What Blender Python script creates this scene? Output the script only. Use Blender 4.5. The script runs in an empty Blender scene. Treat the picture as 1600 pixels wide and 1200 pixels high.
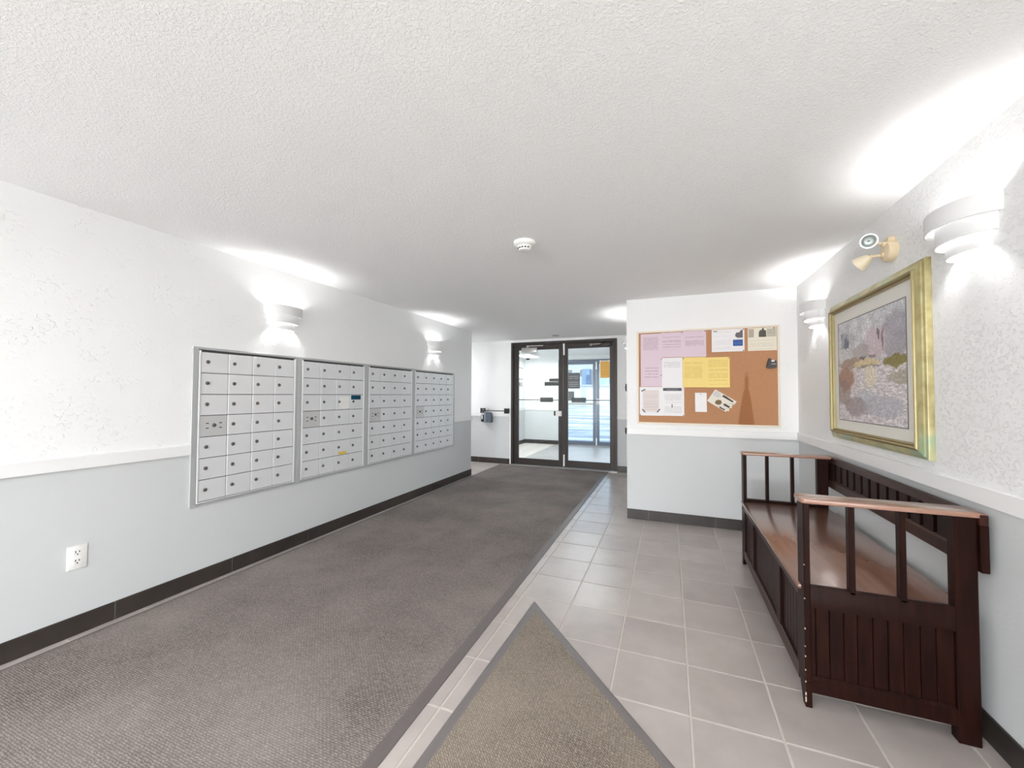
import bpy, bmesh, math, random
from mathutils import Vector, Matrix

random.seed(7)
SC = bpy.context.scene
COL = SC.collection
PI = math.pi

# ------------------------------------------------------------------ camera
YAW, PITCH, ROLL, FPX, CAM_H = math.radians(21.4397), math.radians(1.5346), math.radians(0.2277), 623.6, 1.25
cd = bpy.data.cameras.new('camera')
cam = bpy.data.objects.new('camera', cd)
COL.objects.link(cam)
F = Vector((-math.sin(YAW) * math.cos(PITCH), math.cos(YAW) * math.cos(PITCH), math.sin(PITCH)))
R0 = Vector((math.cos(YAW), math.sin(YAW), 0))
U0 = R0.cross(F)
R = R0 * math.cos(ROLL) + U0 * math.sin(ROLL)
U = U0 * math.cos(ROLL) - R0 * math.sin(ROLL)
M = Matrix((R, U, -F)).transposed().to_4x4()
M.translation = (0, 0, CAM_H)
cam.matrix_world = M
cd.sensor_width = 36.0
cd.sensor_fit = 'HORIZONTAL'
cd.lens = FPX * 36.0 / 1600.0
cd.clip_start = 0.02
cd.clip_end = 500
SC.camera = cam

# ------------------------------------------------------------------ world, exposure
W = bpy.data.worlds.new('sky')
SC.world = W
W.use_nodes = True
wn = W.node_tree.nodes
bg = wn['Background']
sky = wn.new('ShaderNodeTexSky')
sky.sky_type = 'NISHITA'
sky.sun_disc = False
sky.sun_elevation = math.radians(38)
sky.sun_rotation = math.radians(200)
sky.altitude = 600
hs = wn.new('ShaderNodeHueSaturation')
hs.inputs['Saturation'].default_value = 0.62
W.node_tree.links.new(sky.outputs[0], hs.inputs['Color'])
W.node_tree.links.new(hs.outputs[0], bg.inputs[0])
bg.inputs[1].default_value = 0.46

SC.view_settings.view_transform = 'Standard'
SC.view_settings.look = 'None'
SC.view_settings.exposure = 0.62
SC.view_settings.gamma = 1.0
SC.view_settings.use_curve_mapping = False
try:
    SC.cycles.max_bounces = 14
    SC.cycles.diffuse_bounces = 10
    SC.cycles.glossy_bounces = 4
    SC.cycles.transparent_max_bounces = 12
    SC.cycles.sample_clamp_indirect = 6.0
    SC.cycles.use_denoising = True
except Exception:
    pass

# soft fill light added behind the photographer; no such window is known
ad = bpy.data.lights.new('rear_fill_light', 'AREA')
ad.shape = 'RECTANGLE'
ad.size, ad.size_y = 1.9, 0.75
ad.energy = 262.0
ad.color = (0.90, 0.955, 1.0)
al = bpy.data.objects.new('rear_fill_light', ad)
COL.objects.link(al)
al.location = (-1.75, -7.95, 0.42)
al.rotation_euler = (math.radians(90 + 40), 0, math.radians(-10))

bd = bpy.data.lights.new('side_fill_light', 'AREA')  # second fill light added at the right rear, with no window built there
bd.shape = 'RECTANGLE'
bd.size, bd.size_y = 3.2, 0.75
bd.energy = 150.0
bd.color = (0.90, 0.955, 1.0)
bl = bpy.data.objects.new('side_fill_light', bd)
COL.objects.link(bl)
bl.location = (3.3, -6.9, 0.42)
bl.rotation_euler = (Vector((-2.2, 4.8, 9.5)) - bl.location).to_track_quat('-Z', 'Y').to_euler()

BULB_L = 250.0          # radiance of the sconce bulbs
FILL_PANEL_L = 20.0           # radiance of the added ceiling light panels

# ------------------------------------------------------------------ room numbers (metres)
XL, XR = -2.868, 1.077
H = 2.231
YB, YD, YE, XB = 4.255, 6.715, 5.569, -0.401
YV = 9.85
YN = -8.0
YR = 0.30      # the painting wall ends here; the lobby widens to the right behind the viewer
RAIL0, RAIL1, BASE = 0.856, 0.922, 0.097
TX, TY, TX0, TY0 = 0.310, 0.321, -0.858, 2.374


# ------------------------------------------------------------------ materials
def lin(c):
    return tuple(((v / 255) / 12.92 if v / 255 <= 0.04045 else ((v / 255 + 0.055) / 1.055) ** 2.4) for v in c)


class NT:
    """small helper round a material's node tree"""
    def __init__(self, name):
        self.m = bpy.data.materials.new(name)
        self.m.use_nodes = True
        self.t = self.m.node_tree
        self.b = self.t.nodes['Principled BSDF']
        self.out = self.t.nodes['Material Output']

    def n(self, typ, **kw):
        nd = self.t.nodes.new(typ)
        for k, v in kw.items():
            if hasattr(nd, k) and k not in nd.inputs:
                setattr(nd, k, v)
            else:
                nd.inputs[k].default_value = v
        return nd

    def l(self, a, b):
        self.t.links.new(a, b)

    def math(self, op, a, b=None, c=None, clamp=False):
        nd = self.t.nodes.new('ShaderNodeMath')
        nd.operation = op
        nd.use_clamp = clamp
        for i, v in enumerate((a, b, c)):
            if v is None:
                continue
            if isinstance(v, (int, float)):
                nd.inputs[i].default_value = v
            else:
                self.l(v, nd.inputs[i])
        return nd.outputs[0]

    def mix(self, fac, a, b):
        nd = self.t.nodes.new('ShaderNodeMix')
        nd.data_type = 'RGBA'
        for sock, v in ((nd.inputs[0], fac), (nd.inputs[6], a), (nd.inputs[7], b)):
            if isinstance(v, (int, float)):
                sock.default_value = v
            elif isinstance(v, tuple):
                sock.default_value = (*v[:3], 1)
            else:
                self.l(v, sock)
        return nd.outputs[2]

    def ramp(self, v, p0, p1, c0=(0, 0, 0), c1=(1, 1, 1)):
        nd = self.t.nodes.new('ShaderNodeValToRGB')
        nd.color_ramp.elements[0].position = p0
        nd.color_ramp.elements[1].position = p1
        nd.color_ramp.elements[0].color = (*c0, 1)
        nd.color_ramp.elements[1].color = (*c1, 1)
        self.l(v, nd.inputs[0])
        return nd.outputs[0]

    def noise(self, scale, detail=4, rough=0.5, vec=None, **kw):
        nd = self.n('ShaderNodeTexNoise', **kw)
        nd.inputs['Scale'].default_value = scale
        nd.inputs['Detail'].default_value = detail
        nd.inputs['Roughness'].default_value = rough
        if vec is not None:
            self.l(vec, nd.inputs['Vector'])
        return nd

    def coord(self, which='Object'):
        return self.t.nodes.new('ShaderNodeTexCoord').outputs[which]

    def pos(self):
        return self.t.nodes.new('ShaderNodeNewGeometry').outputs['Position']

    def mapping(self, vec, scale=(1, 1, 1), rot=(0, 0, 0), loc=(0, 0, 0)):
        nd = self.t.nodes.new('ShaderNodeMapping')
        nd.inputs['Scale'].default_value = scale
        nd.inputs['Rotation'].default_value = rot
        nd.inputs['Location'].default_value = loc
        self.l(vec, nd.inputs['Vector'])
        return nd.outputs[0]

    def bump(self, h, strength, dist):
        nd = self.t.nodes.new('ShaderNodeBump')
        nd.inputs['Strength'].default_value = strength
        nd.inputs['Distance'].default_value = dist
        self.l(h, nd.inputs['Height'])
        self.l(nd.outputs[0], self.b.inputs['Normal'])

    def base(self, v):
        if isinstance(v, tuple):
            self.b.inputs['Base Color'].default_value = (*v[:3], 1)
        else:
            self.l(v, self.b.inputs['Base Color'])

    def rough(self, v):
        if isinstance(v, (int, float)):
            self.b.inputs['Roughness'].default_value = v
        else:
            self.l(v, self.b.inputs['Roughness'])

    def spec(self, v):
        self.b.inputs['Specular IOR Level'].default_value = v


def simple(name, rgb, rough=0.5, metal=0.0, var=0.06, scale=30.0, spec=0.5):
    m = NT(name)
    c = lin(rgb)
    nz = m.noise(scale, 3, vec=m.coord())
    m.base(m.mix(nz.outputs[0], tuple(v * (1 - var) for v in c), tuple(min(1, v * (1 + var)) for v in c)))
    m.rough(rough)
    m.b.inputs['Metallic'].default_value = metal
    m.spec(spec)
    return m.m


def wall_mat(name='wall_paint', heavy=False):
    """white paint with a trowelled knock-down texture over the chair rail, smoother pale grey paint below it"""
    m = NT(name)
    p = m.pos()
    sx = m.n('ShaderNodeSeparateXYZ')
    m.l(p, sx.inputs[0])
    up = m.math('GREATER_THAN', sx.outputs[2], RAIL0 + 0.02)
    big = m.noise(1.3, 2, vec=p)
    top = m.mix(big.outputs[0], lin((238, 239, 239)), lin((243, 243, 243)))
    low = m.mix(big.outputs[0], lin((205, 207, 208)), lin((211, 213, 214)))
    m.base(m.mix(up, low, top))
    m.rough(0.62)
    m.spec(0.25)
    n1 = m.noise(58 if heavy else 42, 3, 0.55, vec=m.mapping(p, (1, 1, 1.5)))
    n1.inputs['Distortion'].default_value = 0.6
    blob = m.math('SUBTRACT', n1.outputs[0], 0.535 if heavy else 0.56)
    blob = m.math('MULTIPLY', blob, 9.0, clamp=True)
    n2 = m.noise(6, 2, vec=p)
    pat = m.math('MULTIPLY', m.math('SUBTRACT', n2.outputs[0], 0.02 if heavy else 0.40), 3.2, clamp=True)
    h = m.math('MULTIPLY', m.math('MULTIPLY', blob, pat), m.math('ADD', m.math('MULTIPLY', up, 0.85), 0.08))
    m.bump(h, 0.8, 0.0030 if heavy else 0.0030)
    return m.m


def ceiling_mat():
    m = NT('stipple_ceiling')
    p = m.pos()
    big = m.noise(0.9, 2, vec=p)
    n1 = m.noise(96, 4, 0.6, vec=p)
    n1.inputs['Distortion'].default_value = 0.8
    n2 = m.noise(130, 2, 0.5, vec=p)
    h = m.math('MULTIPLY', m.math('SUBTRACT', n1.outputs[0], 0.44), 4.5, clamp=True)
    h = m.math('ADD', h, m.math('MULTIPLY', n2.outputs[0], 0.35))
    m.base(m.mix(big.outputs[0], lin((247, 247, 247)), lin((251, 251, 251))))
    m.rough(0.85)
    m.spec(0.1)
    m.bump(h, 0.45, 0.0034)
    return m.m


def tile_mat(name, ca, cb, rough=0.28, scale=3.0):
    m = NT(name)
    oi = m.n('ShaderNodeObjectInfo')
    p = m.pos()
    off = m.n('ShaderNodeVectorMath', operation='ADD')
    rv = m.n('ShaderNodeCombineXYZ')
    m.l(m.math('MULTIPLY', oi.outputs['Random'], 37.0), rv.inputs[0])
    m.l(m.math('MULTIPLY', oi.outputs['Random'], 91.0), rv.inputs[1])
    m.l(p, off.inputs[0])
    m.l(rv.outputs[0], off.inputs[1])
    n1 = m.noise(scale, 5, 0.6, vec=off.outputs[0])
    f = m.math('ADD', m.math('MULTIPLY', n1.outputs[0], 0.75), m.math('MULTIPLY', oi.outputs['Random'], 0.12))
    m.base(m.mix(m.ramp(f, 0.28, 0.88), ca, cb))
    n2 = m.noise(9, 4, 0.6, vec=off.outputs[0])
    m.rough(m.math('ADD', m.math('MULTIPLY', n2.outputs[0], 0.06), rough - 0.01))
    m.bump(n2.outputs[0], 0.18, 0.004)
    return m.m


def carpet_mat(name, ca, cb, ang, scale=1.0, rough=0.95, spec=0.1):
    """ribbed needle-punch carpet: short diagonal loops with flecks"""
    m = NT(name)
    p = m.coord('Object')
    br = m.n('ShaderNodeTexBrick')
    br.offset = 0.5
    wv = m.noise(60, 2, 0.6, vec=p)
    ws = m.n('ShaderNodeVectorMath', operation='SCALE')
    m.l(wv.outputs['Color'], ws.inputs[0])
    ws.inputs['Scale'].default_value = 0.010
    wa = m.n('ShaderNodeVectorMath', operation='ADD')
    m.l(p, wa.inputs[0])
    m.l(ws.outputs[0], wa.inputs[1])
    m.l(m.mapping(wa.outputs[0], (1, 1, 1), (0, 0, ang)), br.inputs['Vector'])
    for k_, v_ in (('Scale', 1.0), ('Mortar Size', 0.0020 * scale), ('Mortar Smooth', 0.6), ('Bias', 0.0), ('Brick Width', 0.018 * scale), ('Row Height', 0.0085 * scale)):
        br.inputs[k_].default_value = v_
    br.inputs['Color1'].default_value = (0.62, 0.62, 0.62, 1)
    br.inputs['Color2'].default_value = (1, 1, 1, 1)
    br.inputs['Mortar'].default_value = (0, 0, 0, 1)
    n1 = m.noise(95, 2, 0.6, vec=p)
    n2 = m.noise(420, 2, 0.6, vec=p)
    f = m.math('ADD', m.math('MULTIPLY', br.outputs['Color'], 0.30), m.math('ADD', m.math('MULTIPLY', n1.outputs[0], 0.46), m.math('MULTIPLY', n2.outputs[0], 0.22)))
    c = m.mix(m.ramp(f, 0.34, 0.78), ca, cb)
    n3 = m.noise(1.6, 3, 0.6, vec=p)
    c2 = m.mix(m.ramp(n3.outputs[0], 0.35, 0.75), c, m.mix(0.5, c, cb))
    m.base(c2)
    m.rough(rough)
    m.spec(spec)
    m.bump(f, 0.6 if rough > 0.8 else 0.15, 0.004)
    return m.m


def wood_mat(name, ca, cb, rough=0.3, axis=1, broad_grain=False, coat=0.2, spec=0.5):
    m = NT(name)
    p = m.pos()
    s = [14, 14, 14]
    s[axis] = 1.2
    n1 = m.noise(2.0 if broad_grain else 4.0, 3 if broad_grain else 5, 0.5, vec=m.mapping(p, tuple(s)))
    c = m.mix(m.ramp(n1.outputs[0], 0.3, 0.75), ca, cb)
    m.base(c)
    m.rough(rough)
    m.b.inputs['Coat Weight'].default_value = coat
    m.spec(spec)
    m.b.inputs['Coat Roughness'].default_value = 0.2
    return m.m


def emit_mat(name, col, strength):
    m = NT(name)
    m.base(col)
    m.b.inputs['Emission Color'].default_value = (*col, 1)
    m.b.inputs['Emission Strength'].default_value = strength
    return m.m


def glass_mat(name, tint=(0.93, 0.96, 0.96)):
    m = NT(name)
    tr = m.n('ShaderNodeBsdfTransparent')
    tr.inputs[0].default_value = (*tint, 1)
    gl = m.n('ShaderNodeBsdfGlossy')
    gl.inputs['Roughness'].default_value = 0.02
    fr = m.n('ShaderNodeFresnel')
    fr.inputs[0].default_value = 1.45
    mx = m.n('ShaderNodeMixShader')
    m.l(fr.outputs[0], mx.inputs[0])
    m.l(tr.outputs[0], mx.inputs[1])
    m.l(gl.outputs[0], mx.inputs[2])
    m.l(mx.outputs[0], m.out.inputs[0])
    return m.m


def print_mat(name, base, ink, rows=22, z0=0.12, z1=0.88, x0=0.1, x1=0.9, dens=0.5, bold=0.5, seed=0.0, strong=0.55):
    """paper with rows of illegibly small print (flat print, drawn from the sheet's own 0-1 coordinates)"""
    m = NT(name)
    g = m.coord('Generated')
    s = m.n('ShaderNodeSeparateXYZ')
    m.l(g, s.inputs[0])
    zr = m.math('MULTIPLY', s.outputs[2], float(rows))
    fz = m.math('FRACT', zr)
    row = m.math('FLOOR', zr)
    line = m.math('LESS_THAN', fz, bold)
    cv = m.n('ShaderNodeCombineXYZ')
    m.l(m.math('MULTIPLY', s.outputs[0], 26.0), cv.inputs[0])
    m.l(m.math('MULTIPLY', row, 3.7), cv.inputs[1])
    cv.inputs[2].default_value = seed
    w = m.noise(1.0, 1, vec=cv.outputs[0])
    word = m.math('GREATER_THAN', w.outputs[0], 0.40)
    cr = m.n('ShaderNodeCombineXYZ')
    m.l(m.math('MULTIPLY', row, 5.3), cr.inputs[0])
    cr.inputs[1].default_value = seed + 4.4
    rn = m.noise(1.0, 0, vec=cr.outputs[0])
    on = m.math('LESS_THAN', rn.outputs[0], dens)
    mx = m.math('MULTIPLY', m.math('GREATER_THAN', s.outputs[0], x0), m.math('LESS_THAN', s.outputs[0], x1))
    mz = m.math('MULTIPLY', m.math('GREATER_THAN', s.outputs[2], z0), m.math('LESS_THAN', s.outputs[2], z1))
    f = m.math('MULTIPLY', m.math('MULTIPLY', line, word), m.math('MULTIPLY', on, m.math('MULTIPLY', mx, mz)))
    m.base(m.mix(m.math('MULTIPLY', f, strong), base, ink))
    m.rough(0.7)
    m.spec(0.2)
    return m.m


WALL = wall_mat()
WALL_R = wall_mat('stippled_wall_paint', True)
CEIL = ceiling_mat()
TRIM = simple('white_trim_paint', (238, 238, 238), 0.45, var=0.015, scale=4)
TILE = tile_mat('beige_grey_floor_tile', lin((166, 157, 153)), lin((206, 198, 193)))
TILE_PALE = tile_mat('pale_floor_tile', lin((205, 198, 190)), lin((225, 220, 212)), 0.4)
GROUT = simple('grout', (206, 199, 191), 0.9, var=0.12, scale=60)
BASET = tile_mat('dark_base_tile', lin((46, 40, 37)), lin((74, 66, 60)), 0.4, 6.0)
GROUT_D = simple('base_grout', (120, 114, 108), 0.9)
RUG = carpet_mat('grey_brown_carpet', lin((88, 82, 79)), lin((162, 153, 148)), 0.0)
RUGB = simple('rubber_carpet_edge', (104, 97, 96), 0.55, var=0.1, scale=120)
MAT = carpet_mat('tan_grey_mat', lin((98, 89, 80)), lin((172, 161, 148)), math.radians(45), 0.9)
MATB = simple('rubber_mat_edge', (118, 112, 112), 0.5, var=0.08, scale=90)
ALU = simple('silver_mailbox_door', (228, 229, 231), 0.34, 0.2, var=0.02, scale=8)
ALU2 = simple('silver_mailbox_frame', (186, 187, 188), 0.4, 0.25, var=0.02, scale=8)
ALU3 = simple('silver_master_door', (206, 206, 206), 0.42, 0.25, var=0.02, scale=8)
GAP = simple('dark_gap', (70, 70, 70), 0.8)
LOCK = simple('lock_steel', (112, 110, 108), 0.35, 0.7)
LOCKD = simple('keyway_black', (25, 25, 25), 0.6)
WHITE = simple('white_plastic', (240, 239, 236), 0.4, var=0.01)
SHADE = simple('white_enamelled_shade', (226, 226, 226), 0.5, var=0.01)
CREAM = simple('cream_plastic', (228, 216, 190), 0.45, var=0.03)
BEIGE = simple('aged_beige_plastic', (222, 204, 172), 0.5, var=0.05)
CHROME = simple('chrome', (232, 232, 230), 0.32, 0.6)
BULB = emit_mat('lit_bulb', (1.0, 0.99, 0.985), BULB_L)
FILL_PANEL = emit_mat('added_fill_diffuser', (0.97, 0.985, 1.0), FILL_PANEL_L)
MAHOG = wood_mat('mahogany_stained_wood', (0.009, 0.0023, 0.0015), (0.022, 0.0058, 0.0035), 0.40, 2, coat=0.0, spec=0.12)
MAHOG_LIT = wood_mat('mahogany_long_grain_lit', (0.020, 0.0052, 0.0032), (0.048, 0.0135, 0.008), 0.36, 1, coat=0.0, spec=0.3)  # same stain, grain lengthwise, colour raised for light on the left-facing rails
SEATW = wood_mat('mahogany_seat_sheen', (0.185, 0.086, 0.058), (0.250, 0.125, 0.086), 0.24, 1, broad_grain=True, coat=0.7, spec=0.6)  # lighter brown seat, its colour raised further for the sheen on top
DARKW = simple('dark_wood_inside', (22, 12, 10), 0.6)
CHIP = simple('bare_chipped_wood', (196, 172, 150), 0.7)
BRONZE = simple('dark_bronze_aluminium', (54, 47, 44), 0.42, 0.35, var=0.05, scale=20)
GREYALU = simple('grey_outer_door_aluminium', (104, 112, 126), 0.45, 0.3, var=0.05, scale=20)
STEEL = simple('brushed_steel', (176, 174, 172), 0.35, 0.6)
BLACK = simple('black_plastic', (38, 37, 38), 0.45)
GREYP = simple('blue_grey_plastic', (86, 96, 110), 0.45)
GREYL = simple('light_blue_grey_plastic', (132, 142, 154), 0.45)
DGREY = simple('dark_grey_plate', (92, 94, 94), 0.5)
GLASS = glass_mat('door_glass')
LENS = glass_mat('lens_glass')
PIN = simple('steel_pin', (70, 66, 60), 0.4, 0.5)

# ------------------------------------------------------------------ mesh helpers
WLOC = {}


class MB:
    """collects shapes given in world coordinates; build() links them as ONE mesh object"""
    def __init__(self):
        self.bm = bmesh.new()

    def box(self, x0, x1, y0, y1, z0, z1, bev=0.0, seg=1):
        r = bmesh.ops.create_cube(self.bm, size=1.0)
        vs = r['verts']
        for v in vs:
            v.co = Vector(((x0 + x1) / 2 + v.co.x * (x1 - x0), (y0 + y1) / 2 + v.co.y * (y1 - y0), (z0 + z1) / 2 + v.co.z * (z1 - z0)))
        if bev > 0:
            es = list({e for v in vs for e in v.link_edges})
            bmesh.ops.bevel(self.bm, geom=es, offset=bev, segments=seg, profile=0.5, affect='EDGES')
        return self

    def prism(self, pts, axis, a, b):
        """extrude a 2-D outline along an axis: axis 'x' -> pts are (y,z); 'y' -> (x,z); 'z' -> (x,y)"""
        def P(p, t):
            return {'x': (t, p[0], p[1]), 'y': (p[0], t, p[1]), 'z': (p[0], p[1], t)}[axis]
        va = [self.bm.verts.new(P(p, a)) for p in pts]
        vb = [self.bm.verts.new(P(p, b)) for p in pts]
        n = len(pts)
        fs = [self.bm.faces.new(va[::-1]), self.bm.faces.new(vb)]
        for i in range(n):
            fs.append(self.bm.faces.new((va[i], va[(i + 1) % n], vb[(i + 1) % n], vb[i])))
        bmesh.ops.recalc_face_normals(self.bm, faces=fs)
        return self

    def lathe(self, origin, d, prof, n=20):
        """profile [(t, r)] turned about the line origin + t*d"""
        d = Vector(d).normalized()
        o = Vector(origin)
        a = d.orthogonal().normalized()
        b = d.cross(a)
        rings = []
        for t, r in prof:
            if r <= 1e-6:
                rings.append([self.bm.verts.new(o + d * t)])
            else:
                rings.append([self.bm.verts.new(o + d * t + (a * math.cos(2 * PI * k / n) + b * math.sin(2 * PI * k / n)) * r) for k in range(n)])
        fs = []
        for A, B in zip(rings, rings[1:]):
            for k in range(n):
                q = (k + 1) % n
                if len(A) == 1 and len(B) == 1:
                    continue
                if len(A) == 1:
                    fs.append(self.bm.faces.new((A[0], B[q], B[k])))
                elif len(B) == 1:
                    fs.append(self.bm.faces.new((A[k], A[q], B[0])))
                else:
                    fs.append(self.bm.faces.new((A[k], A[q], B[q], B[k])))
        if len(rings[0]) > 1:
            fs.append(self.bm.faces.new(rings[0][::-1]))
        if len(rings[-1]) > 1:
            fs.append(self.bm.faces.new(rings[-1]))
        bmesh.ops.recalc_face_normals(self.bm, faces=fs)
        return self

    def tube(self, p0, p1, r, n=12):
        d = Vector(p1) - Vector(p0)
        return self.lathe(p0, d, [(0, r), (d.length, r)], n)

    def path(self, pts, r, n=8):
        for a, b in zip(pts, pts[1:]):
            self.tube(a, b, r, n)
        return self

    def rot(self, mat, centre):
        bmesh.ops.rotate(self.bm, verts=self.bm.verts, cent=Vector(centre), matrix=mat)
        return self

    def build(self, name, mat, parent=None, smooth=35):
        if parent is not None:
            off = WLOC[parent.name]
            bmesh.ops.translate(self.bm, verts=self.bm.verts, vec=-off)
        me = bpy.data.meshes.new(name)
        self.bm.to_mesh(me)
        self.bm.free()
        if mat is not None:
            me.materials.append(mat)
        o = bpy.data.objects.new(name, me)
        COL.objects.link(o)
        if parent is not None:
            o.parent = parent
            WLOC[o.name] = off.copy()
        else:
            WLOC[o.name] = Vector((0, 0, 0))
        if smooth:
            me.polygons.foreach_set('use_smooth', [True] * len(me.polygons))
            me.set_sharp_from_angle(angle=math.radians(smooth))
        return o


def place(o, loc, parent=None, rot=None):
    """parent an object whose mesh is local, putting its origin at world loc"""
    if parent is not None:
        o.parent = parent
        o.location = Vector(loc) - WLOC[parent.name]
    else:
        o.location = loc
    WLOC[o.name] = Vector(loc)
    if rot:
        o.rotation_euler = rot
    return o


def tag(o, label=None, cat=None, group=None, kind=None):
    for k, v in (('label', label), ('category', cat), ('group', group), ('kind', kind)):
        if v:
            o[k] = v
    return o


def thing(name, loc, label, cat, group=None):
    o = bpy.data.objects.new(name, None)
    o.empty_display_size = 0.05
    COL.objects.link(o)
    o.location = loc
    WLOC[o.name] = Vector(loc)
    return tag(o, label, cat, group)


def dup_mesh(src, loc, parent, name=None):
    c = src.copy()
    COL.objects.link(c)
    if name:
        c.name = name
    c.parent = None
    return place(c, loc, parent)


def dup_tree(root, loc, rotz, label):
    r = root.copy()
    COL.objects.link(r)
    r.location = loc
    r.rotation_euler = (0, 0, rotz)
    r['label'] = label
    for ch in list(root.children):
        c = ch.copy()
        COL.objects.link(c)
        c.parent = r
        for g in list(ch.children):
            d = g.copy()
            COL.objects.link(d)
            d.parent = c
    return r


def struct(o):
    o['kind'] = 'structure'
    return o


# ------------------------------------------------------------------ room shell
floor = struct(MB().box(-5.2, 1.2, YN, YD + 0.1, -0.12, -0.0025).box(1.2, 5.2, YN, YR, -0.12, -0.0025).box(-3.6, -0.2, YD + 0.1, YV + 0.1, -0.12, -0.0025).build('floor', GROUT))
struct(MB().box(-5.2, 1.2, YN, YD + 0.1, H, H + 0.1).box(1.2, 5.2, YN, YR, H, H + 0.1).box(-3.6, -0.2, YD + 0.1, YV + 0.1, H, H + 0.1).build('ceiling', CEIL))
wl = struct(MB().box(XL - 0.12, XL, YN, YE, 0, H).build('wall_left', WALL))
wr = struct(MB().box(XR, XR + 0.12, YR, YB + 0.1, 0, H).build('wall_right', WALL_R))
struct(MB().box(-5.2, -2.65, YN - 0.1, YN, 0, H).box(0.85, 1.2, YN - 0.1, YN, 0, H).box(-2.65, 0.85, YN - 0.1, YN, 0, 0.22).box(-2.65, 0.85, YN - 0.1, YN, 2.16, H).build('wall_front', WALL))
struct(MB().box(1.2, 5.2, YN - 0.1, YN, 0, H).box(XR + 0.12, 5.2, YR, YR + 0.12, 0, H).build('wall_lobby_back', WALL))
struct(MB().box(5.2, 5.3, YN, YR + 0.12, 0, H).build('wall_lobby_right', WALL))
wf = MB()
for xa in (-2.65, -1.50, -0.35, 0.81):
    wf.box(xa, xa + 0.04, YN - 0.07, YN - 0.02, 0.22, 2.16)
wf.box(-2.65, 0.85, YN - 0.07, YN - 0.02, 0.22, 0.26).box(-2.65, 0.85, YN - 0.07, YN - 0.02, 2.12, 2.16)
struct(wf.build('added_window_1', BRONZE))  # window frame made up to go with the added rear fill light
# wing wall that carries the notice board, running back to the entrance wall
struct(MB().box(XB, XR, YB, YD, 0, H).build('wall_wing', WALL))
struct(MB().box(-5.2, -2.65, YD, YD + 0.1, 0, H).box(-0.785, XB, YD, YD + 0.1, 0, H).box(-2.65, -0.785, YD, YD + 0.1, 2.185, H).build('wall_back', WALL))
struct(MB().box(-5.2, -5.1, YN, YD, 0, H).box(-5.1, XL - 0.12, YE - 0.12, YE, 0, H).build('wall_hallway', WALL))
# vestibule between the two pairs of doors
struct(MB().box(-3.6, -3.5, YD + 0.1, YV, 0, H).build('wall_vestibule_left', WALL))
struct(MB().box(-0.5, -0.4, YD + 0.1, YV, 0, H).build('wall_vestibule_right', WALL))
struct(MB().box(-3.6, -2.6, YV, YV + 0.1, 0, H).box(-0.76, -0.3, YV, YV + 0.1, 0, H).box(-2.6, -0.76, YV, YV + 0.1, 2.13, H).build('wall_vestibule_back', WALL))

# floor tiles (real pieces, grout recessed between them)
tile_src = MB().box(-0.1516, 0.1516, -0.1571, 0.1571, -0.008, 0.0, 0.0022).build('floor_tile', TILE)
first = True


def clip_tile(x0, x1, y0, y1):
    return MB().box(x0, x1, y0, y1, -0.008, 0.0, 0.002)


for i in range(-1, 7):
    xa = TX0 + TX * i + 0.0034
    xb = TX0 + TX * (i + 1) - 0.0034
    for j in range(-6, 14):
        ya = TY0 + TY * j + 0.0034
        yb = TY0 + TY * (j + 1) - 0.0034
        x1, y1 = min(xb, XR - 0.011), min(yb, YD)
        if xa > XB - 0.02:
            y1 = min(y1, YB)
        elif xb > XB and yb > YB:
            if ya > YB - 0.05:
                x1 = min(x1, XB)
        if y1 - ya < 0.02 or x1 - xa < 0.02:
            continue
        if (x1, y1) == (xb, yb):
            if first:
                t = place(tile_src, ((xa + xb) / 2, (ya + yb) / 2, 0), floor)
                first = False
            else:
                t = dup_mesh(tile_src, ((xa + xb) / 2, (ya + yb) / 2, 0), floor)
        else:
            clip_tile(xa, x1, ya, y1).build('floor_tile', TILE, floor)
for j in range(-6, 14):                                            # sliver of tiles along the left wall
    ya, yb = TY0 + TY * j + 0.0034, TY0 + TY * (j + 1) - 0.0034
    clip_tile(XL + 0.011, -2.66, ya, min(yb, YD)).build('floor_tile', TILE, floor)
for i in range(4):                                                  # left of the carpet, round the corner into the hallway
    for j in range(10, 14):
        ya, yb = TY0 + TY * j + 0.0034, TY0 + TY * (j + 1) - 0.0034
        ya = max(ya, YE)
        clip_tile(XL - TX * (i + 1) + 0.003, XL - TX * i + 0.003, ya, min(yb, YD)).build('floor_tile', TILE, floor)
for i in range(3):                                                  # paler tiles inside the vestibule
    for j in range(10):
        ya = YD + 0.1 + 0.3 * j
        clip_tile(-3.5 + 0.27 * i + 0.002, -3.5 + 0.27 * (i + 1) - 0.002, ya + 0.002, min(ya + 0.298, YV)).build('floor_tile', TILE_PALE, floor)


def baseboard(name, axis, plane, sgn, a, b, j0, step=0.63):
    """run of dark base tiles, with grouted joints, in front of a wall plane"""
    g = MB()
    if axis == 'x':
        g.box(min(plane, plane + sgn * 0.007), max(plane, plane + sgn * 0.007), a, b, 0, BASE - 0.001)
    else:
        g.box(a, b, min(plane, plane + sgn * 0.007), max(plane, plane + sgn * 0.007), 0, BASE - 0.001)
    root = struct(g.build(name, GROUT_D))
    k = math.floor((a - j0) / step)
    while j0 + k * step < b:
        s, e = max(a, j0 + k * step + 0.0025), min(b, j0 + (k + 1) * step - 0.0025)
        k += 1
        if e - s < 0.01:
            continue
        m = MB()
        if axis == 'x':
            m.box(min(plane, plane + sgn * 0.010), max(plane, plane + sgn * 0.010), s, e, 0.0, BASE, 0.001)
        else:
            m.box(s, e, min(plane, plane + sgn * 0.010), max(plane, plane + sgn * 0.010), 0.0, BASE, 0.001)
        m.build('base_tile', BASET, root)
    return root


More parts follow.
